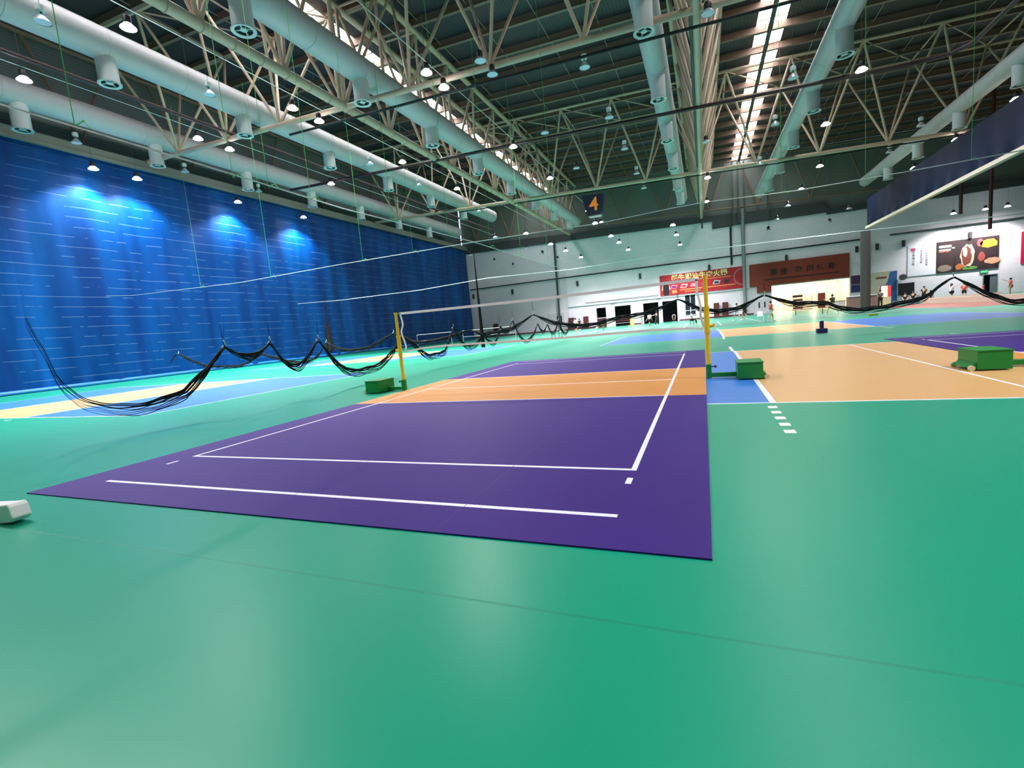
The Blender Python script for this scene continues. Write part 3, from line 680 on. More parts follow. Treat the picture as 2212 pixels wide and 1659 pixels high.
d = frame('door_2', -5.5, -.25, 0, 3.3, .25, pw, False); MB().box(-3.1, -2.5, YB-.02, YB+.2, 0, 3.3).build('pillar', pw, d)
w = frame('window_3', .98, 2.46, .8, 3.9, .1, pw)
wf = MB().box(1.68, 1.78, YB, YB+.08, .8, 3.9); wf.box(.98, 2.46, YB, YB+.08, 1.45, 1.55); wf.build('mullion', pw, w)
MB().box(.98, 2.46, YB+.09, YB+.1, .8, 3.9).build('pane', mat('dark_glass', (40, 52, 62), .1, spec=.8), w)
d = frame('door_3', 37.1, 38.4, 0, 2.5, .08, mat('grey_frame', (120, 130, 132), .5), False); MB().box(37.75, 38.38, YB+.02, YB+.06, .02, 2.48).build('door_leaf', mat('grey_leaf', (96, 110, 116), .5), d)
d = struct('door_4', MB().box(10.7, 12.6, YB-.05, YB, 0, 2.15), mat('lilac_white', (214, 208, 218), .5))
for x in (11.35, 12.1): MB().box(x-.1, x+.1, YB-.07, YB-.05, .9, 1.75).build('pane', mat('dark_glass', (40, 52, 62), .1), d)
MB().box(11.64, 11.66, YB-.06, YB-.05, 0, 2.15).build('handle', steel_dk, d)
for i, (a, c) in enumerate(((-37, -13.5), (-7.2, -5.8), (0, 10.6))): struct('baseboard_back' if i == 0 else 'baseboard_back.%03d' % i, MB().box(a, c, YB-.04, YB, 0, .22), mat('maroon_base', (98, 52, 60), .5))
# conduits and posts on the wall
pipe('wall_conduit', [(-36.5, 69.8, 9.0), (-20, 69.8, 9.02), (24, 69.8, 9.0)], .1, blackc, 'black conduit running straight along the far wall above the banners')
pipe('wall_conduit', [(27.2, 69.8, 9.1), (45, 69.8, 9.1)], .1, steel_dk, 'grey conduit along the far wall of the annex above the food poster')
pipe('wall_conduit', [(-18, 69.85, 3.95), (10, 69.85, 3.95)], .06, galv, 'pale conduit along the far wall just above the entrances')
pipe('wall_conduit', [(-15, 69.85, 4.4), (-2.9, 69.85, 4.4)], .04, steel_dk, 'thin dark line of conduit above the pale one over the entrances')
pipe('wall_post', [(9.44, 69.5, .2), (9.44, 69.5, 15.6)], .26, mat('grey_post', (130, 138, 138), .5), 'grey round post between the red food banner and the orange sign', 'post')
pipe('wall_post', [(-19.6, 69.5, 0), (-19.6, 69.5, 15.5)], .16, steel_dk, 'dark round post on the far wall left of the first entrance', 'post')
pipe('wall_post', [(7.8, 69.75, 7.7), (7.8, 69.75, 13.3)], .14, blackc, 'black drainpipe coming down the wall to the red food banner', 'pipe')
pipe('wall_post', [(25.0, 69.75, 4.4), (25.0, 69.75, 9)], .06, steel_dk, 'thin grey pipe down the annex wall beside the column', 'pipe')
sp0 = thing('wall_speaker', (0, 0, 0), 'x', 'speaker'); MB().box(-.16, .16, -.3, 0, -.42, .42).build('cabinet', dark, sp0, bevel=.02); MB().box(-.13, .13, -.32, -.3, -.38, .38).build('grille', mat('grille_dark', (52, 50, 50), .6), sp0)
sx_ = [(-36.0, 'beside the blue curtain'), (-28.1, 'second from the blue curtain'), (-16.1, 'left of the first entrance'), (-5.7, 'above the gap between the two entrances'), (4.66, 'above the red food banner'), (15.0, 'above the orange sign'), (23.5, 'left of the tall column'), (25.8, 'right of the tall column'), (28.7, 'above the white notice poster'), (35.6, 'above the dark food poster')]
for i, (x, w_) in enumerate(sx_):
    o = sp0 if i == 0 else copy_tree(sp0); o.location = (x, 69.98, 7.75); o['label'] = 'narrow black wall speaker on the far wall, '+w_; o['group'] = 'speakers on the far wall'
# red hot-pot banner
t = thing('food_banner', (3.3, 69.95, 5.7), 'long red banner with cream Chinese title and meat plates over the entrances', 'banner')
y = 69.9
MB().box(-2.7, 9.25, y, 69.98, 4.15, 7.35).build('cloth', mat('banner_red', (176, 28, 40), .6, noise=.35, nscale=1.2), t)
cream = mat('cream_letter', (240, 226, 150), .6)
for i, ch in enumerate('超牛潮汕牛肉火锅'): text('title_letter', ch, .98, (-.45+i*1.02, y-.02, 6.72), cream, t, bold=.03)
MB().box(-2.35, -1.25, y-.015, y, 4.2, 4.25).build('figure_base', mat('cream_letter', (0, 0, 0)), t)
fg = MB(); fg.prism([(-2.2, y-.02, 4.2), (-1.35, y-.02, 4.2), (-1.3, y-.02, 5.6), (-1.5, y-.02, 6.0), (-2.05, y-.02, 6.0), (-2.25, y-.02, 5.6)], (0, .015, 0)); fg.build('printed_shirt', mat('print_black', (24, 18, 26), .6), t)
fg = MB(); fg.prism([(-1.78+.2*math.cos(a*.52), y-.02, 6.25+.27*math.sin(a*.52)) for a in range(12)], (0, .015, 0)); fg.prism([(-2.45, y-.02, 5.0), (-2.28, y-.02, 5.0), (-2.2, y-.02, 5.8), (-2.35, y-.02, 5.7)], (0, .015, 0)); fg.prism([(-1.3, y-.02, 5.0), (-1.15, y-.02, 5.0), (-1.2, y-.02, 5.7), (-1.35, y-.02, 5.8)], (0, .015, 0)); fg.build('printed_face', mat('print_skin', (224, 196, 184), .6), t)
MB().prism([(-1.78+.22*math.cos(a*.52), y-.025, 6.4+.14*math.sin(a*.52)) for a in range(7)], (0, .01, 0)).build('printed_hair', mat('print_black', (24, 18, 26), .6), t)
for i, x in enumerate((-.6, .9, 2.3, 3.8, 5.6, 7.0)):
    c1 = [(220, 130, 160), (235, 200, 200), (210, 110, 130), (150, 60, 90), (200, 196, 180), (110, 40, 60)][i]
    p = MB().prism([(x-.55, y-.02, 5.15), (x+.35, y-.02, 5.1), (x+.6, y-.02, 5.65), (x-.3, y-.02, 5.75)], (0, .015, 0)).build('printed_plate', mat('plate_%d' % i, c1, .6), t)
    MB().prism([(x-.35, y-.03, 5.25), (x+.25, y-.03, 5.2), (x+.4, y-.03, 5.5), (x-.2, y-.03, 5.6)], (0, .01, 0)).build('printed_meat', mat('meat_%d' % i, [(120, 40, 120), (190, 40, 60), (230, 150, 160), (190, 70, 90), (50, 50, 80), (60, 24, 40)][i], .6), p)
gold = mat('gold_print', (236, 150, 90), .6)
b = MB(); b.box(.3, 3.6, y-.015, y, 4.75, 4.93); b.box(1.0, 3.3, y-.015, y, 4.45, 4.58); b.box(4.2, 8.2, y-.015, y, 4.75, 4.9); b.box(-.9, -.1, y-.015, y, 4.4, 4.9); b.box(3.9, 7.7, y-.015, y, 6.05, 6.15); b.build('small_print', gold, t)
b = MB(); cc = (9.15, 5.85)
for k in range(14):
    a0, a1 = math.pi*(.5+k/14), math.pi*(.5+(k+1)/14); b.quad(*[(cc[0]+r*math.cos(a), y-.015, cc[1]+r*math.sin(a)*1.1) for r, a in ((1.15, a0), (1.15, a1), (1.02, a1), (1.02, a0))])
b.build('printed_ring', mat('ring_print', (190, 130, 120), .6), t)
# orange sign
t = thing('orange_sign', (16, 69.9, 5.7), 'dark orange signboard with six dim brown characters above the lit shop', 'sign')
og = MB(); og.prism([(10.15, 69.7, 4.12), (11.1, 69.7, 4.12), (11.1, 69.7, 3.15), (12.95, 69.7, 3.15), (12.95, 69.7, 4.1), (22.62, 69.7, 4.1), (22.62, 69.7, 7.38), (10.15, 69.7, 7.38)], (0, .25, 0)); og.build('board', mat('sign_orange', (136, 50, 28), .6, noise=.1, nscale=1), t)
sb = mat('sign_brown', (40, 26, 22), .7)
for x, ch in zip((13.35, 14.6, 16.5, 17.9, 19.2, 20.5), '莱佳盈网体育'): text('letter', ch, .95, (x, 69.68, 5.85), sb, t, bold=.02)
MB().box(12.2, 21.4, 69.69, 69.7, 4.85, 5.0).build('small_print', sb, t)
# number sign hanging from the roof
t = thing('number_sign', (-7.6, 46, 14.6), 'dark tapered hanging sign with an orange 4 under the roof', 'sign')
nv = MB(); nv.prism([(-9.0, 46, 15.75), (-6.45, 46, 15.6), (-6.75, 46, 13.5), (-8.45, 46, 13.35)], (0, .9, 0)); nv.build('box', mat('sign_navy', (34, 36, 64), .5), t)
text('numeral', '4', 2.1, (-7.62, 45.97, 14.55), mat('sign_amber', (214, 128, 40), .5, emit=.25), t, bold=.03)
MB().box(-8.3, -6.9, 46, 46.8, 13.25, 13.36).build('base_plate', galv, t)
for x in (-8.7, -6.8): MB().tube([(x, 46.4, 15.5), (x, 46.4, zc(x)+H)], .02, 5).build('hanger', blackc, t)
# door plates and exit sign
for x, lab in ((-10.37, 'small grey plate above the first entrance'), (-3.01, 'small grey plate above the second entrance')):
    o = tag(MB().box(x-.4, x+.4, 69.93, 69.98, 3.62, 3.84).build('door_plate', mat('plate_grey', (150, 152, 156), .5)), lab, 'sign')
t = thing('exit_sign', (37.1, 69.9, 3.05), 'green lit exit sign above the grey door of the annex', 'sign')
MB().box(36.7, 37.5, 69.88, 69.98, 2.82, 3.12).build('housing', steel_dk, t); MB().box(36.76, 37.44, 69.86, 69.88, 2.86, 3.08).build('lit_panel', mat('exit_green', (60, 220, 110), .5, emit=1.2), t)
# posters of the annex wall
t = thing('food_poster', (35.4, 69.9, 5.3), 'dark food poster with a big sandwich, chips and white title on the annex wall', 'poster')
MB().box(32.25, 38.5, 69.9, 69.98, 3.3, 7.35).build('sheet', mat('poster_dark', (46, 30, 34), .6, noise=.5, nscale=1.5), t)
def blob(cx, cz, rx, rz, m, name, seed, yy=69.88, n=18):
    rnd = random.Random(seed); p = MB().prism([(cx+rx*math.cos(2*math.pi*k/n)*(1+rnd.uniform(-.12, .12)), yy, cz+rz*math.sin(2*math.pi*k/n)*(1+rnd.uniform(-.12, .12))) for k in range(n)], (0, .01, 0)); return p.build(name, m, t)
blob(35.4, 5.2, .72, 1.55, mat('print_bun', (206, 178, 150), .6), 'printed_bun', 1); blob(35.3, 5.2, .5, 1.25, mat('print_filling', (110, 54, 40), .6), 'printed_filling', 2, 69.87); blob(35.15, 5.7, .22, .6, mat('print_sauce', (190, 196, 180), .6), 'printed_sauce', 3, 69.86)
blob(37.5, 6.5, .85, .55, mat('print_chips', (226, 168, 50), .6), 'printed_chips', 4); blob(36.6, 6.7, .3, .5, mat('print_tomato', (200, 80, 86), .6), 'printed_tomato', 5)
blob(36.8, 4.9, .35, .6, mat('print_drink', (150, 70, 60), .6), 'printed_drink', 6); blob(37.9, 4.3, .8, .4, mat('print_bread', (206, 150, 118), .6), 'printed_bread', 7)
blob(35.6, 3.65, .9, .22, mat('print_leaf', (92, 140, 66), .6), 'printed_leaf', 8); blob(33.1, 3.9, .75, .45, mat('print_meat', (130, 116, 104), .6), 'printed_meat', 9); blob(34.6, 3.9, .4, .4, mat('print_orange', (176, 96, 52), .6), 'printed_slices', 10)
b = MB(); b.box(32.5, 33.75, 69.88, 69.9, 6.55, 6.85); b.box(32.5, 33.7, 69.88, 69.9, 6.15, 6.35); b.box(33.8, 34.1, 69.88, 69.9, 6.35, 6.5); b.build('printed_title', mat('print_white', (236, 232, 236), .6), t)
MB().box(32.5, 33.6, 69.885, 69.9, 5.98, 6.08).build('printed_stripe', mat('print_stripe', (206, 90, 50), .6), t)
t = thing('notice_poster', (30.7, 69.9, 5.3), 'white notice poster with vertical grey writing beside the dark food poster', 'poster')
MB().box(29.2, 32.2, 69.92, 69.98, 3.3, 7.35).build('sheet', mat('notice_white', (226, 226, 236), .6), t)
MB().prism([(29.5, 69.9, 6.6), (30.0, 69.9, 6.6), (30.0, 69.9, 6.95), (29.5, 69.9, 6.95)], (0, .01, 0)).build('printed_mark', mat('mark_pink', (216, 60, 110), .6), t)
gt = mat('print_grey', (110, 100, 120), .6)
for i, (x, z, s, st) in enumerate(((29.8, 5.5, .34, '体育馆公告'), (30.65, 5.6, .26, '安全运动须知'), (31.2, 5.2, .26, '欢迎光临球馆'))):
    for k, ch in enumerate(st): text('printed_character', ch, s, (x, 69.91, z+.9-k*s*1.15), gt, t, ext=.004)
tag(MB().box(40.6, 44.0, 69.9, 69.98, 3.5, 7.4).build('poster', mat('poster_red', (190, 26, 70), .6)), 'red poster at the right end of the far wall', 'poster')
for (x0, x1, z0, z1, c, lab) in ((22.85, 24.0, 3.0, 4.2, (70, 40, 76), 'dark purple poster left of the tall column, upper of two'), (22.85, 24.0, 1.9, 2.9, (40, 40, 92), 'dark blue poster left of the tall column, lower of two')):
    tag(MB().box(x0, x1, 69.9, 69.98, z0, z1).build('poster', mat('poster_'+str(z0), c, .6, noise=.4, nscale=4)), lab, 'poster')
t = thing('mural_board', (26.4, 69.9, 2.2), 'beige and blue printed mural board on the wall right of the tall column', 'board')
MB().box(24.9, 28.05, 69.92, 69.98, .2, 4.3).build('sheet', mat('mural_beige', (186, 184, 160), .6, noise=.15, nscale=2), t)
MB().prism([(26.9, 69.9, .2), (28.05, 69.9, .2), (28.05, 69.9, 4.3), (27.3, 69.9, 4.2), (27.0, 69.9, 2.8), (26.6, 69.9, 2.4)], (0, .01, 0)).build('printed_sea', mat('mural_blue', (44, 92, 150), .6, noise=.3, nscale=2), t)
MB().box(25.7, 26.9, 69.9, 69.92, 3.4, 3.65).build('printed_title', mat('mural_title', (120, 70, 60), .6), t)
# wall niche details left of centre
tag(MB().box(-21.8, -18.9, 69.85, 69.98, .1, 3.1).build('notice_board', mat('pale_board', (206, 200, 206), .6)), 'pale notice board with two dark slots on the far wall, left part', 'board')
tag(MB().box(-20.2, -20.0, 69.8, 69.85, 1.3, 2.6).build('wall_slot', dark), 'left dark slot on the pale notice board', 'slot'); tag(MB().box(-19.5, -19.3, 69.8, 69.85, 1.3, 2.6).build('wall_slot', dark), 'right dark slot on the pale notice board', 'slot')

def cabinet(x, y, w, d, h, m, label, name='locker', cat='cabinet'):
    t = thing(name, (x, y, 0), label, cat); MB().box(x-w/2, x+w/2, y-d/2, y+d/2, 0, h).build('body', m, t, bevel=.015)
    dr = MB().box(x-w/2+.05, x+w/2-.05, y-d/2-.02, y-d/2, .1, h-.1).build('door', mat('locker_door', (92, 36, 38), .5), t); MB().box(x+w/2-.14, x+w/2-.1, y-d/2-.05, y-d/2-.02, h*.5-.1, h*.5+.1).build('handle', galv, dr); return t
mbr = mat('maroon_cabinet', (84, 34, 36), .5)
cabinet(5.45, 69.6, .75, .5, 2.25, mbr, 'tall maroon cabinet by the wall, left of a pair'); cabinet(6.7, 69.6, .8, .5, 2.25, mbr, 'tall maroon cabinet by the wall, right of a pair')
cabinet(-15.0, 69.6, .8, .5, 2.1, mbr, 'tall maroon cabinet just left of the first entrance'); cabinet(-17.6, 69.6, .9, .5, 2.1, mat('dark_cabinet', (50, 44, 48), .5), 'dark cabinet near the round post on the far wall')
cabinet(-31.9, 69.6, .9, .5, 2.3, mat('dark_cabinet', (50, 44, 48), .5), 'dark cabinet at the far left corner beside the blue curtain')

# the lit shop
t = thing('shop_shelf', (17.6, 74, 0), 'white shelf unit stocked with dark goods in the lit shop', 'shelf')
MB().box(16.2, 18.9, 73.6, 74.2, 0, .12).build('plinth', mbr, t)
for z in (.12, .7, 1.3, 1.9, 2.5): MB().box(16.2, 18.9, 73.6, 74.2, z, z+.06).build('board', pw, t)
for x in (16.2, 18.84): MB().box(x, x+.06, 73.6, 74.2, 0, 2.9).build('side_panel', pw, t)
for z in (.18, .76, 1.36, 1.96): MB().box(16.35, 17.6, 73.65, 74.1, z, z+.36).build('goods_block', mat('dark_goods', (70, 40, 52), .6, noise=.4, nscale=6), t)
cabinet(20.0, 73.5, .9, .5, 2.3, mat('brown_cabinet', (70, 48, 36), .5), 'dark brown cabinet standing in the lit shop', 'shop_cabinet')
t = thing('shop_counter', (21.6, 71.2, 0), 'low counter with red-brown top at the right of the lit shop', 'counter')
MB().box(20.9, 22.4, 70.9, 71.5, 0, .85).build('body', pw, t); MB().box(20.85, 22.45, 70.85, 71.55, .85, .92).build('top', mat('counter_top', (150, 84, 62), .5), t)
for i, (x, y, z, e) in enumerate(((14.4, 73.4, 3.3, 100), (15.7, 73.6, 3.3, 90), (19.0, 73.5, 3.4, 100), (22.0, 73.0, 3.3, 80))):
    t = thing('shop_lamp', (x, y, z), 'warm glowing ceiling lamp in the shop, %s from the left' % ordinal(i), 'lamp', 'shop ceiling lamps'); MB().lathe([(.16, 0), (.2, .08), (.2, .14)], (x, y, z), 14).build('lens', mat('warm_lens', (255, 236, 196), .5, emit=40), t); MB().tube([(x, y, z+.14), (x, y, 4.0)], .02, 5).build('stem', steel_dk, t)
    l = D.lights.new('shop_light', 'POINT'); l.energy = e; l.color = (1, .82, .55); l.shadow_soft_size = .15; lo = D.objects.new('shop_light', l); COL.objects.link(lo); lo.parent = t; lo.location = (0, 0, -.1)
for i, (x, y) in enumerate(((12.2, 45.0), (14.3, 44.0), (16.0, 46.0))):
    t = thing('round_table', (x, y, 0), 'small low table standing in front of the shop, %s from the left' % ordinal(i), 'table', 'low tables before the shop'); MB().lathe([(.36, .5), (.36, .53)], (x, y, 0), 16).build('tabletop', mat('table_brown', (150, 110, 84), .5), t); MB().lathe([(.2, 0), (.03, .04), (.03, .5)], (x, y, 0), 10).build('pedestal', steel_dk, t)
tag(MB().box(13.6, 14.1, 27.4, 27.7, .0, .12).build('floor_block', mat('olive_yellow', (176, 160, 50), .5), bevel=.02), 'small olive yellow block on the floor edge before the shop', 'block')
# booth, vending machine and crates by the column
t = thing('booth', (22.6, 60, 0), 'brown kiosk counter beside the tall column', 'counter'); MB().box(20.0, 22.9, 59, 60.2, 0, 1.3).build('body', mat('booth_brown', (120, 92, 84), .6), t); MB().box(19.9, 23.0, 58.9, 60.3, 1.3, 1.38).build('top', pw, t)
t = thing('vending_machine', (24.0, 60.4, 0), 'glowing yellow and red vending machine near the tall column', 'machine'); MB().box(23.4, 24.6, 60, 60.8, 0, 2.35).build('body', mat('vend_blue', (60, 56, 110), .5), t, bevel=.02)
MB().box(23.5, 24.1, 59.97, 60, .5, 2.25).build('lit_window', mat('vend_yellow', (250, 226, 130), .5, emit=1.6), t); MB().box(24.12, 24.45, 59.97, 60, .5, 2.25).build('side_panel', mat('vend_red', (206, 60, 60), .5, emit=.3), t)
for i, (x, y, w_, h, c) in enumerate(((21.2, 50.8, .9, .95, (196, 190, 150)), (25.6, 57, 1.0, .8, (150, 160, 160)), (26.9, 57, .9, .9, (130, 136, 134)))):
    t = thing('storage_crate', (x, y, 0), ['cream cloth-covered crate at the foot of the tall column', 'pale grey crate right of the vending machine', 'darker grey crate beside the seated spectators'][i], 'crate'); MB().box(x-w_/2, x+w_/2, y-.3, y+.3, 0, h).build('body', mat('crate_%d' % i, c, .6), t, bevel=.02); MB().box(x-w_/2-.02, x+w_/2+.02, y-.32, y+.32, h, h+.05).build('lid', mat('crate_%d' % i, c, .6), t)
tag(MB().box(28.2, 29.9, 69.7, 69.99, .9, 2.5).build('black_screen', dark, bevel=.03), 'black screen on the annex wall beside the mural board', 'screen')
t = thing('wall_fan', (28.6, 69.7, 3.3), 'dark round wall fan above the black screen', 'fan'); MB().tube([(28.6, 69.5, 3.3), (28.6, 69.75, 3.3)], .4, 18).build('cage', steel_dk, t, smooth=True); MB().box(28.55, 28.65, 69.75, 69.95, 3.25, 3.35).build('bracket', dark, t)
o = MB().prism([(23.9, 33, 0), (24.15, 33, 0), (24.15, 33, .5), (23.9, 33, .5)], (0, 17, 0)); o.box(24.15, 30, 49.8, 50.0, 0, .5)
tag(o.build('low_wall', mat('cream_barrier', (226, 214, 196), .6)), 'low cream barrier around the annex playing area', 'barrier')
t = thing('goal_frame', (30.2, 46, 0), 'dark upright frame of the annex practice cage at the right edge', 'frame')
for x in (30.0, 33.5): MB().box(x-.06, x+.06, 45.94, 46.06, 0, 3.1).build('upright', steel_dk, t)
MB().box(29.94, 33.56, 45.94, 46.06, 3.0, 3.12).build('crossbar', mat('gold_bar', (150, 130, 80), .5), t); MB().box(31.2, 33.5, 46.1, 46.3, 0, 1.2).build('panel', mat('brown_panel', (92, 52, 44), .6), t)
for i, (x, y) in enumerate(((30.0, 58), (32.5, 58))):
    pipe('annex_post', [(x, y, 9.2 if i == 0 else 7.2), (x, y, zc(x)+H-.02)], .16, mbr, 'maroon hanging post in the annex, %s of two' % ('left' if i == 0 else 'right'), 'post')

t = thing('steel_column', (8.8, 69.1, 0), 'cluster of dark steel uprights on the upper far wall above the orange sign', 'column')
for x, w_ in ((8.2, .22), (8.95, .26), (9.75, .2), (12.7, .2), (3.9, .25)): MB().box(x-w_/2, x+w_/2, 69.0, 69.25, 13.6, zc(x)+7.4).build('upright', steel_dk, t)
# small badminton nets of the courts behind
def small_net(x0, x1, y, label):
    t = thing('badminton_net', (x0, y, 0), label, 'net')
    for x in (x0, x1): q = MB().tube([(x, y, 0), (x, y, 1.55)], .03, 8); q.box(x-.2, x+.2, y-.15, y+.15, 0, .05); q.build('post', galv, t)
    MB().box(x0, x1, y-.01, y+.01, 1.48, 1.54).build('top_tape', wtape, t); MB().box(x0, x1, y-.01, y+.01, .78, .81).build('bottom_tape', wtape, t)
    MB().quad((x0, y, .8), (x1, y, .8), (x1, y, 1.5), (x0, y, 1.5)).build('netting', net_volley, t)
small_net(-28.3, -23.6, 38, 'badminton net in front of the blue curtain, left of two'); small_net(-22.4, -15.8, 38.6, 'badminton net between the blue curtain and the notice board, right of two')
small_net(-6.9, -3.4, 40, 'badminton net in front of the first entrance')
t = thing('yellow_stand', (-6.3, 62, 0), 'yellow post stand in front of the first entrance', 'stand'); MB().tube([(-6.5, 62, 0), (-6.5, 62, 1.5)], .09, 10).build('post', yellow, t); MB().tube([(-6.15, 62, 0), (-6.15, 62, 1.5)], .09, 10).build('post', yellow, t); MB().box(-6.9, -5.7, 61.7, 62.3, 0, .06).build('base', yellow, t)
def stool(x, y, label, c=(60, 110, 96), name='stool'):
    t = thing(name, (x, y, 0), label, 'stool'); mm = mat('stool_%d' % c[0], c, .5); MB().box(x-.2, x+.2, y-.2, y+.2, .42, .47).build('seat', mm, t)
    for a in (-.16, .16):
        for b_ in (-.16, .16): MB().tube([(x+a, y+b_, 0), (x+a*.8, y+b_*.8, .42)], .02, 6).build('leg', mm, t)
    return t
stool(-9.7, 33, 'low green stool left of a pair behind the net swag'); stool(-9.0, 33, 'low green stool right of a pair, with a white cup on it')
tag(MB().lathe([(.05, 0), (.06, .2)], (-9.0, 33, .47), 10).build('cup', wtape), 'white cup standing on the low green stool', 'cup')
t = thing('bench', (-15.6, 62, 0), 'long dark bench against the far wall left part', 'bench'); MB().box(-17.5, -13.7, 61.8, 62.2, .4, .46).build('seat', dark, t)
for x in (-17.2, -14): MB().box(x-.04, x+.04, 61.85, 62.15, 0, .4).build('leg', dark, t)
def plastic_chair(x, y, label):
    t = thing('plastic_chair', (x, y, 0), label, 'chair'); wp = mat('white_plastic', (232, 234, 230), .45)
    MB().box(x-.22, x+.22, y-.2, y+.22, .42, .46).build('seat', wp, t); MB().prism([(x-.22, y+.2, .46), (x+.22, y+.2, .46), (x+.19, y+.28, .85), (x-.19, y+.28, .85)], (0, .03, 0)).build('backrest', wp, t)
    for a in (-.2, .2):
        for b_ in (-.17, .19): MB().tube([(x+a*1.1, y+b_*1.15, 0), (x+a, y+b_, .42)], .025, 6).build('leg', wp, t)
plastic_chair(7.9, 33.6, 'white plastic chair beside the player in the red shirt')

# ------------------------------------------------------------------ people
skinm = mat('skin', (206, 160, 134), .6); hairm = mat('hair', (22, 18, 20), .7); eyem = mat('eye', (20, 16, 16), .3); shoem = mat('shoe_white', (226, 228, 230), .5)
def skin_obj(name, verts, edges, m, parent, sub=1):
    me = D.meshes.new(name); me.from_pydata([v[:3] for v in verts], edges, []); me.materials.append(m)
    o = D.objects.new(name, me); COL.objects.link(o); o.parent = parent
    sk = o.modifiers.new('skin', 'SKIN'); sk.use_smooth_shade = True
    for i, v in enumerate(verts):
        d_ = me.skin_vertices[0].data[i]; r = v[3]; d_.radius = r if isinstance(r, tuple) else (r, r); d_.use_root = (i == 0)
    if sub:
        s = o.modifiers.new('sub', 'SUBSURF'); s.levels = sub; s.render_levels = sub
    return o
def person(x, y, h, face, shirt, shorts, label, pose='stand', z=0, long_hair=False, shoes=True, trousers=False):
    t = thing('person', (x, y, z), label, 'person'); k = h/1.7
    J = dict(pel=(0, 0, .93), waist=(0, .0, 1.08), chest=(0, .01, 1.3), neck=(0, 0, 1.44), chin=(0, .02, 1.5), head=(0, .02, 1.6), hL=(-.09, 0, .9), hR=(.09, 0, .9), kL=(-.11, .03, .5), kR=(.11, .01, .5), aL=(-.12, -.02, .09), aR=(.12, -.02, .09),
             tL=(-.14, .16, .04), tR=(.14, .16, .04), sL=(-.18, 0, 1.38), sR=(.18, 0, 1.38), eL=(-.24, .0, 1.1), eR=(.24, .0, 1.1), wL=(-.25, .08, .88), wR=(.25, .08, .88))
    if pose == 'walk': J.update(kL=(-.1, .2, .52), aL=(-.1, .22, .11), tL=(-.1, .39, .06), kR=(.1, -.03, .5), aR=(.1, -.28, .14), tR=(.1, -.14, .05), wL=(-.26, -.08, .9), wR=(.25, .2, .92))
    if pose == 'lunge': J.update(kL=(-.2, .25, .5), aL=(-.3, .3, .09), tL=(-.32, .47, .04), kR=(.2, -.12, .5), aR=(.32, -.3, .1), tR=(.34, -.14, .04), eR=(.36, .2, 1.25), wR=(.42, .42, 1.2), eL=(-.34, .1, 1.2), wL=(-.45, .26, 1.3))
    if pose == 'swing': J.update(eR=(.36, .12, 1.42), wR=(.42, .36, 1.55), kL=(-.15, .12, .5), aL=(-.2, .1, .09), tL=(-.22, .26, .04))
    if pose == 'bend': J.update(waist=(0, .12, 1.02), chest=(0, .36, 1.06), neck=(0, .5, 1.0), chin=(0, .56, .98), head=(0, .65, .94), sL=(-.18, .43, 1.02), sR=(.18, .43, 1.02), eL=(-.2, .5, .76), eR=(.2, .5, .76), wL=(-.14, .55, .52), wR=(.14, .55, .52))
    if pose == 'sit':
        dz = -.37
        for n in ('pel', 'waist', 'chest', 'neck', 'chin', 'head', 'hL', 'hR', 'sL', 'sR', 'eL', 'eR'): J[n] = (J[n][0], J[n][1], J[n][2]+dz)
        J.update(kL=(-.13, .42, .56), kR=(.13, .42, .56), aL=(-.13, .42, .09), aR=(.13, .42, .09), tL=(-.14, .6, .04), tR=(.14, .6, .04), wL=(-.14, .32, .56), wR=(.14, .32, .56))
    c, s = math.cos(face), math.sin(face)
    def T(p): return (k*(p[0]*c-p[1]*s), k*(p[0]*s+p[1]*c), k*p[2])
    V = []; E = []; N = {}
    def add(n, p, r, par=None):
        N[n] = len(V); V.append((*T(p), tuple(q*k for q in r) if isinstance(r, tuple) else r*k))
        if par: E.append((N[par], N[n]))
    add('pel', J['pel'], (.14, .1)); add('waist', J['waist'], (.125, .09), 'pel'); add('chest', J['chest'], (.15, .1), 'waist'); add('neck', J['neck'], .055, 'chest')
    add('chin', J['chin'], (.062, .07), 'neck'); hx = J['head']; add('head', hx, (.08, .095), 'chin'); dirv = Vector(hx)-Vector(J['chin']); add('crown', tuple(Vector(hx)+dirv.normalized()*.07), (.055, .065), 'head')
    for q in 'LR':
        sg = -1 if q == 'L' else 1
        add('h'+q, J['h'+q], .085, 'pel'); add('k'+q, J['k'+q], .058, 'h'+q); mid = (Vector(J['k'+q])*.62+Vector(J['a'+q])*.38); add('c'+q, tuple(mid), .056, 'k'+q); add('a'+q, J['a'+q], .036, 'c'+q); add('t'+q, J['t'+q], (.04, .025), 'a'+q)
        add('s'+q, J['s'+q], .06, 'chest'); add('e'+q, J['e'+q], .042, 's'+q); add('w'+q, J['w'+q], .026, 'e'+q)
        w_ = Vector(J['w'+q]); d_ = (w_-Vector(J['e'+q])).normalized(); side = d_.cross(Vector((0, 0, 1))); side = (side.normalized() if side.length > .1 else Vector((0, 1, 0)))
        add('p'+q, tuple(w_+d_*.06), (.032, .018), 'w'+q)
        for fi, (o_, ln) in enumerate(((-.026, .075), (-.009, .088), (.009, .08), (.025, .062))):
            a_ = w_+d_*.1+side*o_; b_ = a_+d_*ln*.5; e_ = b_+d_*ln*.35+Vector((0, .02, -.015)); add('f%d' % fi+q, tuple(b_), .0085, 'p'+q); add('g%d' % fi+q, tuple(e_), .007, 'f%d' % fi+q)
        th = w_+d_*.05-side*.05; add('th'+q, tuple(th), .01, 'w'+q); add('tt'+q, tuple(th+d_*.03-side*.01), .008, 'th'+q)
    skin_obj('body', V, E, skinm, t)
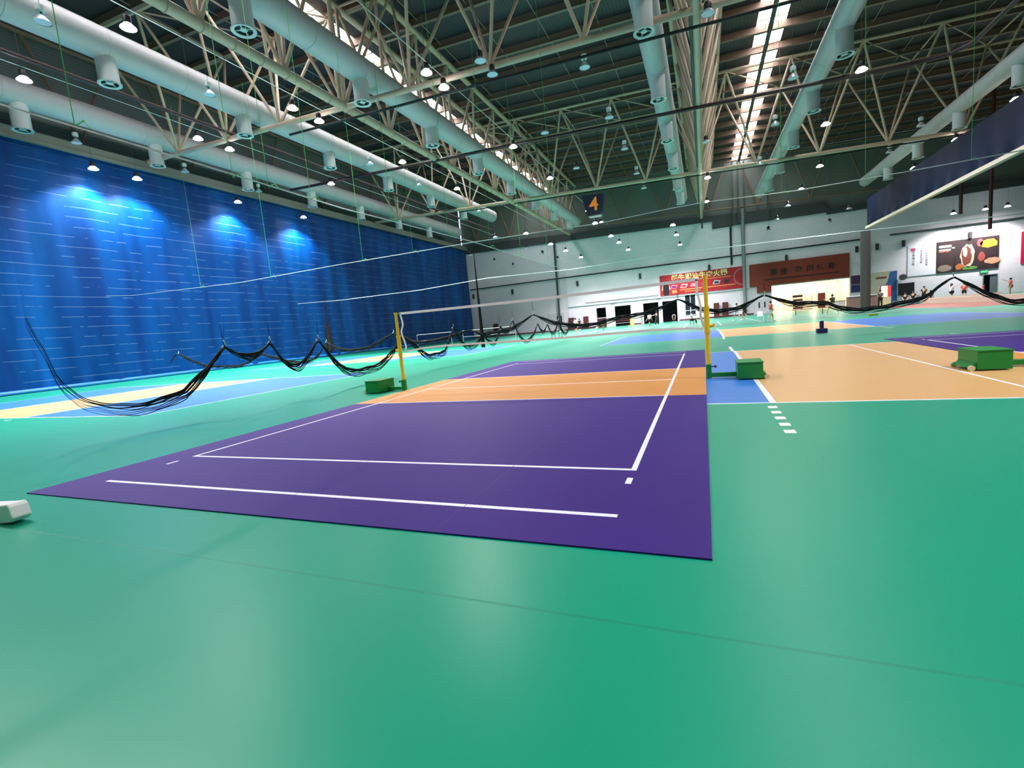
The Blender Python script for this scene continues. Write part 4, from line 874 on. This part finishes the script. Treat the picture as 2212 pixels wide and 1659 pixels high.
    # clothing follows the same joints, a little fuller
    def cloth(name, items, m, inf):
        v = []; e = []; n = {}
        for nm, p, r, par in items:
            n[nm] = len(v); v.append((*T(p), tuple(q*k+inf for q in r) if isinstance(r, tuple) else r*k+inf))
            if par: e.append((n[par], n[nm]))
        skin_obj(name, v, e, m, t)
    eh = lambda q, f: tuple(Vector(J['s'+q]).lerp(Vector(J['e'+q]), f))
    cloth('shirt', [('w', J['waist'], (.14, .105), None), ('pel', tuple(Vector(J['pel'])+Vector((0, 0, .03))), (.145, .11), 'w'), ('c', J['chest'], (.16, .11), 'w'), ('nk', tuple(Vector(J['chest']).lerp(Vector(J['neck']), .7)), .07, 'c'),
                    ('sL', J['sL'], .072, 'c'), ('eL', eh('L', .6), .06, 'sL'), ('sR', J['sR'], .072, 'c'), ('eR', eh('R', .6), .06, 'sR')], shirt, .01)
    fk = .92 if trousers else .75
    lk = lambda q: tuple(Vector(J['h'+q]).lerp(Vector(J['k'+q]), fk))
    it = [('p', J['pel'], (.145, .11), None)]
    for q in 'LR':
        it += [('h'+q, J['h'+q], .098, 'p'), ('k'+q, lk(q), .08, 'h'+q)]
        if trousers: it += [('a'+q, tuple(Vector(J['a'+q])+Vector((0, 0, .03))), .055, 'k'+q)]
    cloth('trousers' if trousers else 'shorts', it, shorts, .01)
    for q in 'LR':
        a_, b_ = Vector(T(J['a'+q])), Vector(T(J['t'+q])); m = MB(); dd = (b_-a_); m.ball(tuple(a_+dd*.45+Vector((0, 0, -.02*k))), .11*k, 10, 6, (1, 1, .45))
        o = m.build('shoe', shoem); o.parent = t
    hc = Vector(T(J['head'])); m = MB(); m.ball((hc.x+s*.015, hc.y-c*.015, hc.z+.035*k), .108*k, 12, 8, (.93, 1, .98))
    if long_hair: m.ball((hc.x+s*.08*k, hc.y-c*.08*k, hc.z-.1*k), .07*k, 8, 6, (.8, .8, 1.9))
    o = m.build('hair', hairm, smooth=True); o.parent = t
    fd = Vector((-s, c, 0)); sdv = Vector((c, s, 0))
    for g in (-1, 1): m = MB(); m.ball(tuple(hc+fd*.098*k+sdv*g*.033*k+Vector((0, 0, -.01*k))), .011*k, 6, 4); o = m.build('eye', eyem); o.parent = t
    return t
c_ = lambda n, rgb: mat('cloth_'+n, rgb, .8)
white, blk, red, dgreen, nvy, gry, pink = c_('white', (228, 230, 236)), c_('black', (22, 20, 26)), c_('red', (226, 62, 44)), c_('darkgreen', (24, 52, 36)), c_('navy', (30, 32, 72)), c_('grey', (108, 114, 124)), c_('pink', (232, 206, 216))
PI = math.pi
person(-9.8, 42, 1.78, -.6, white, blk, 'person in white shirt and black shorts standing left of the maroon cabinet', 'stand')
person(-15.3, 66, 1.75, .3, blk, blk, 'person all in black standing close to the far wall by the maroon cabinet', 'stand', trousers=True)
person(-6.2, 39.5, 1.65, 1.9, blk, c_('olive', (150, 140, 60)), 'person bending over in black shirt and olive shorts before the first entrance', 'bend')
person(-3.0, 46, 1.72, PI/2, white, c_('palegrey', (206, 208, 212)), 'person in white top and pale shorts standing between the two entrances', 'stand')
person(-1.5, 39.8, 1.62, 2.6, white, blk, 'person in loose white shirt and black shorts before the second entrance', 'walk')
person(-1.6, 49, 1.75, 2.0, nvy, blk, 'person in navy shirt lunging in front of the dark second entrance', 'lunge', trousers=True)
person(-.25, 60, 1.7, PI, gry, blk, 'person in grey shirt leaning over at the right side of the second entrance', 'bend', trousers=True)
person(2.5, 40.2, 1.65, -PI/2, white, blk, 'person in white shirt seated under the window', 'sit', trousers=True)
stool(2.5, 40.2, 'dark stool under the person seated below the window', (34, 36, 44))
person(6.65, 42, 1.72, PI, white, c_('palegrey', (206, 208, 212)), 'person in white with pale shorts moving in front of the pair of maroon cabinets', 'lunge')
person(7.45, 43.4, 1.68, .5, blk, blk, 'person in black sleeveless shirt standing beside the grey round post', 'walk')
person(8.5, 32.2, 1.58, -1.2, red, white, 'person in bright red shirt and white shorts facing the lit shop', 'walk')
person(13.8, 37.8, 1.68, .6, dgreen, c_('cream', (214, 206, 180)), 'person in dark green shirt and cream shorts in front of the lit shop', 'lunge')
person(20.1, 48.3, 1.75, .2, c_('slate', (80, 84, 88)), blk, 'person in slate shirt and black trousers beside the tall column', 'stand', trousers=True)
person(27.1, 52, 1.72, -1.5, pink, blk, 'person with long hair in pale pink shirt swinging a racket in the annex', 'swing', long_hair=True)
person(28.5, 53, 1.7, 2.8, red, blk, 'person in red shirt with back turned in the annex, left of the grey door', 'stand')
person(29.4, 51.5, 1.45, 1.0, c_('crimson', (176, 30, 70)), nvy, 'shorter person in crimson shirt behind the low cream barrier', 'stand')
person(33.0, 55, 1.75, 1.4, red, c_('khaki', (190, 170, 120)), 'person in red shirt with arm stretched left near the right frame edge', 'swing')
person(33.4, 52, 1.7, 0, c_('teal', (50, 66, 70)), blk, 'person in dark teal shirt behind the upright frame at the right edge', 'stand')
spec = [(23.6, 53.0, 1.6, 'sit', 'leftmost spectator in black, seated low before the black screen'), (24.6, 54.0, 1.7, 'sit', 'second spectator from the left, seated in black'), (25.4, 53.6, 1.72, 'stand', 'tall spectator in black standing in the middle of the group'), (26.3, 54.5, 1.6, 'sit', 'spectator seated at the right end of the dark group')]
for (x, y, h, ps, lb) in spec:
    person(x, y, h, PI*.9, blk, blk, lb, ps, trousers=True)
    if ps == 'sit': stool(x, y, 'dark stool under the '+lb.split(',')[0], (34, 36, 44))
# racket held by the annex player
t = thing('racket', (27.5, 51.6, 1.55), 'badminton racket held up by the player in pale pink', 'racket')
MB().tube([(27.5, 51.62, 1.56), (27.95, 51.5, 1.75)], .012, 6).build('shaft', dark, t); b = MB()
pts = [(28.05+.13*math.cos(a*PI/8), 51.48, 1.8+.11*math.sin(a*PI/8)) for a in range(17)]; b.tube(pts, .01, 5); b.build('head_frame', mat('racket_grey', (170, 176, 186), .4), t)
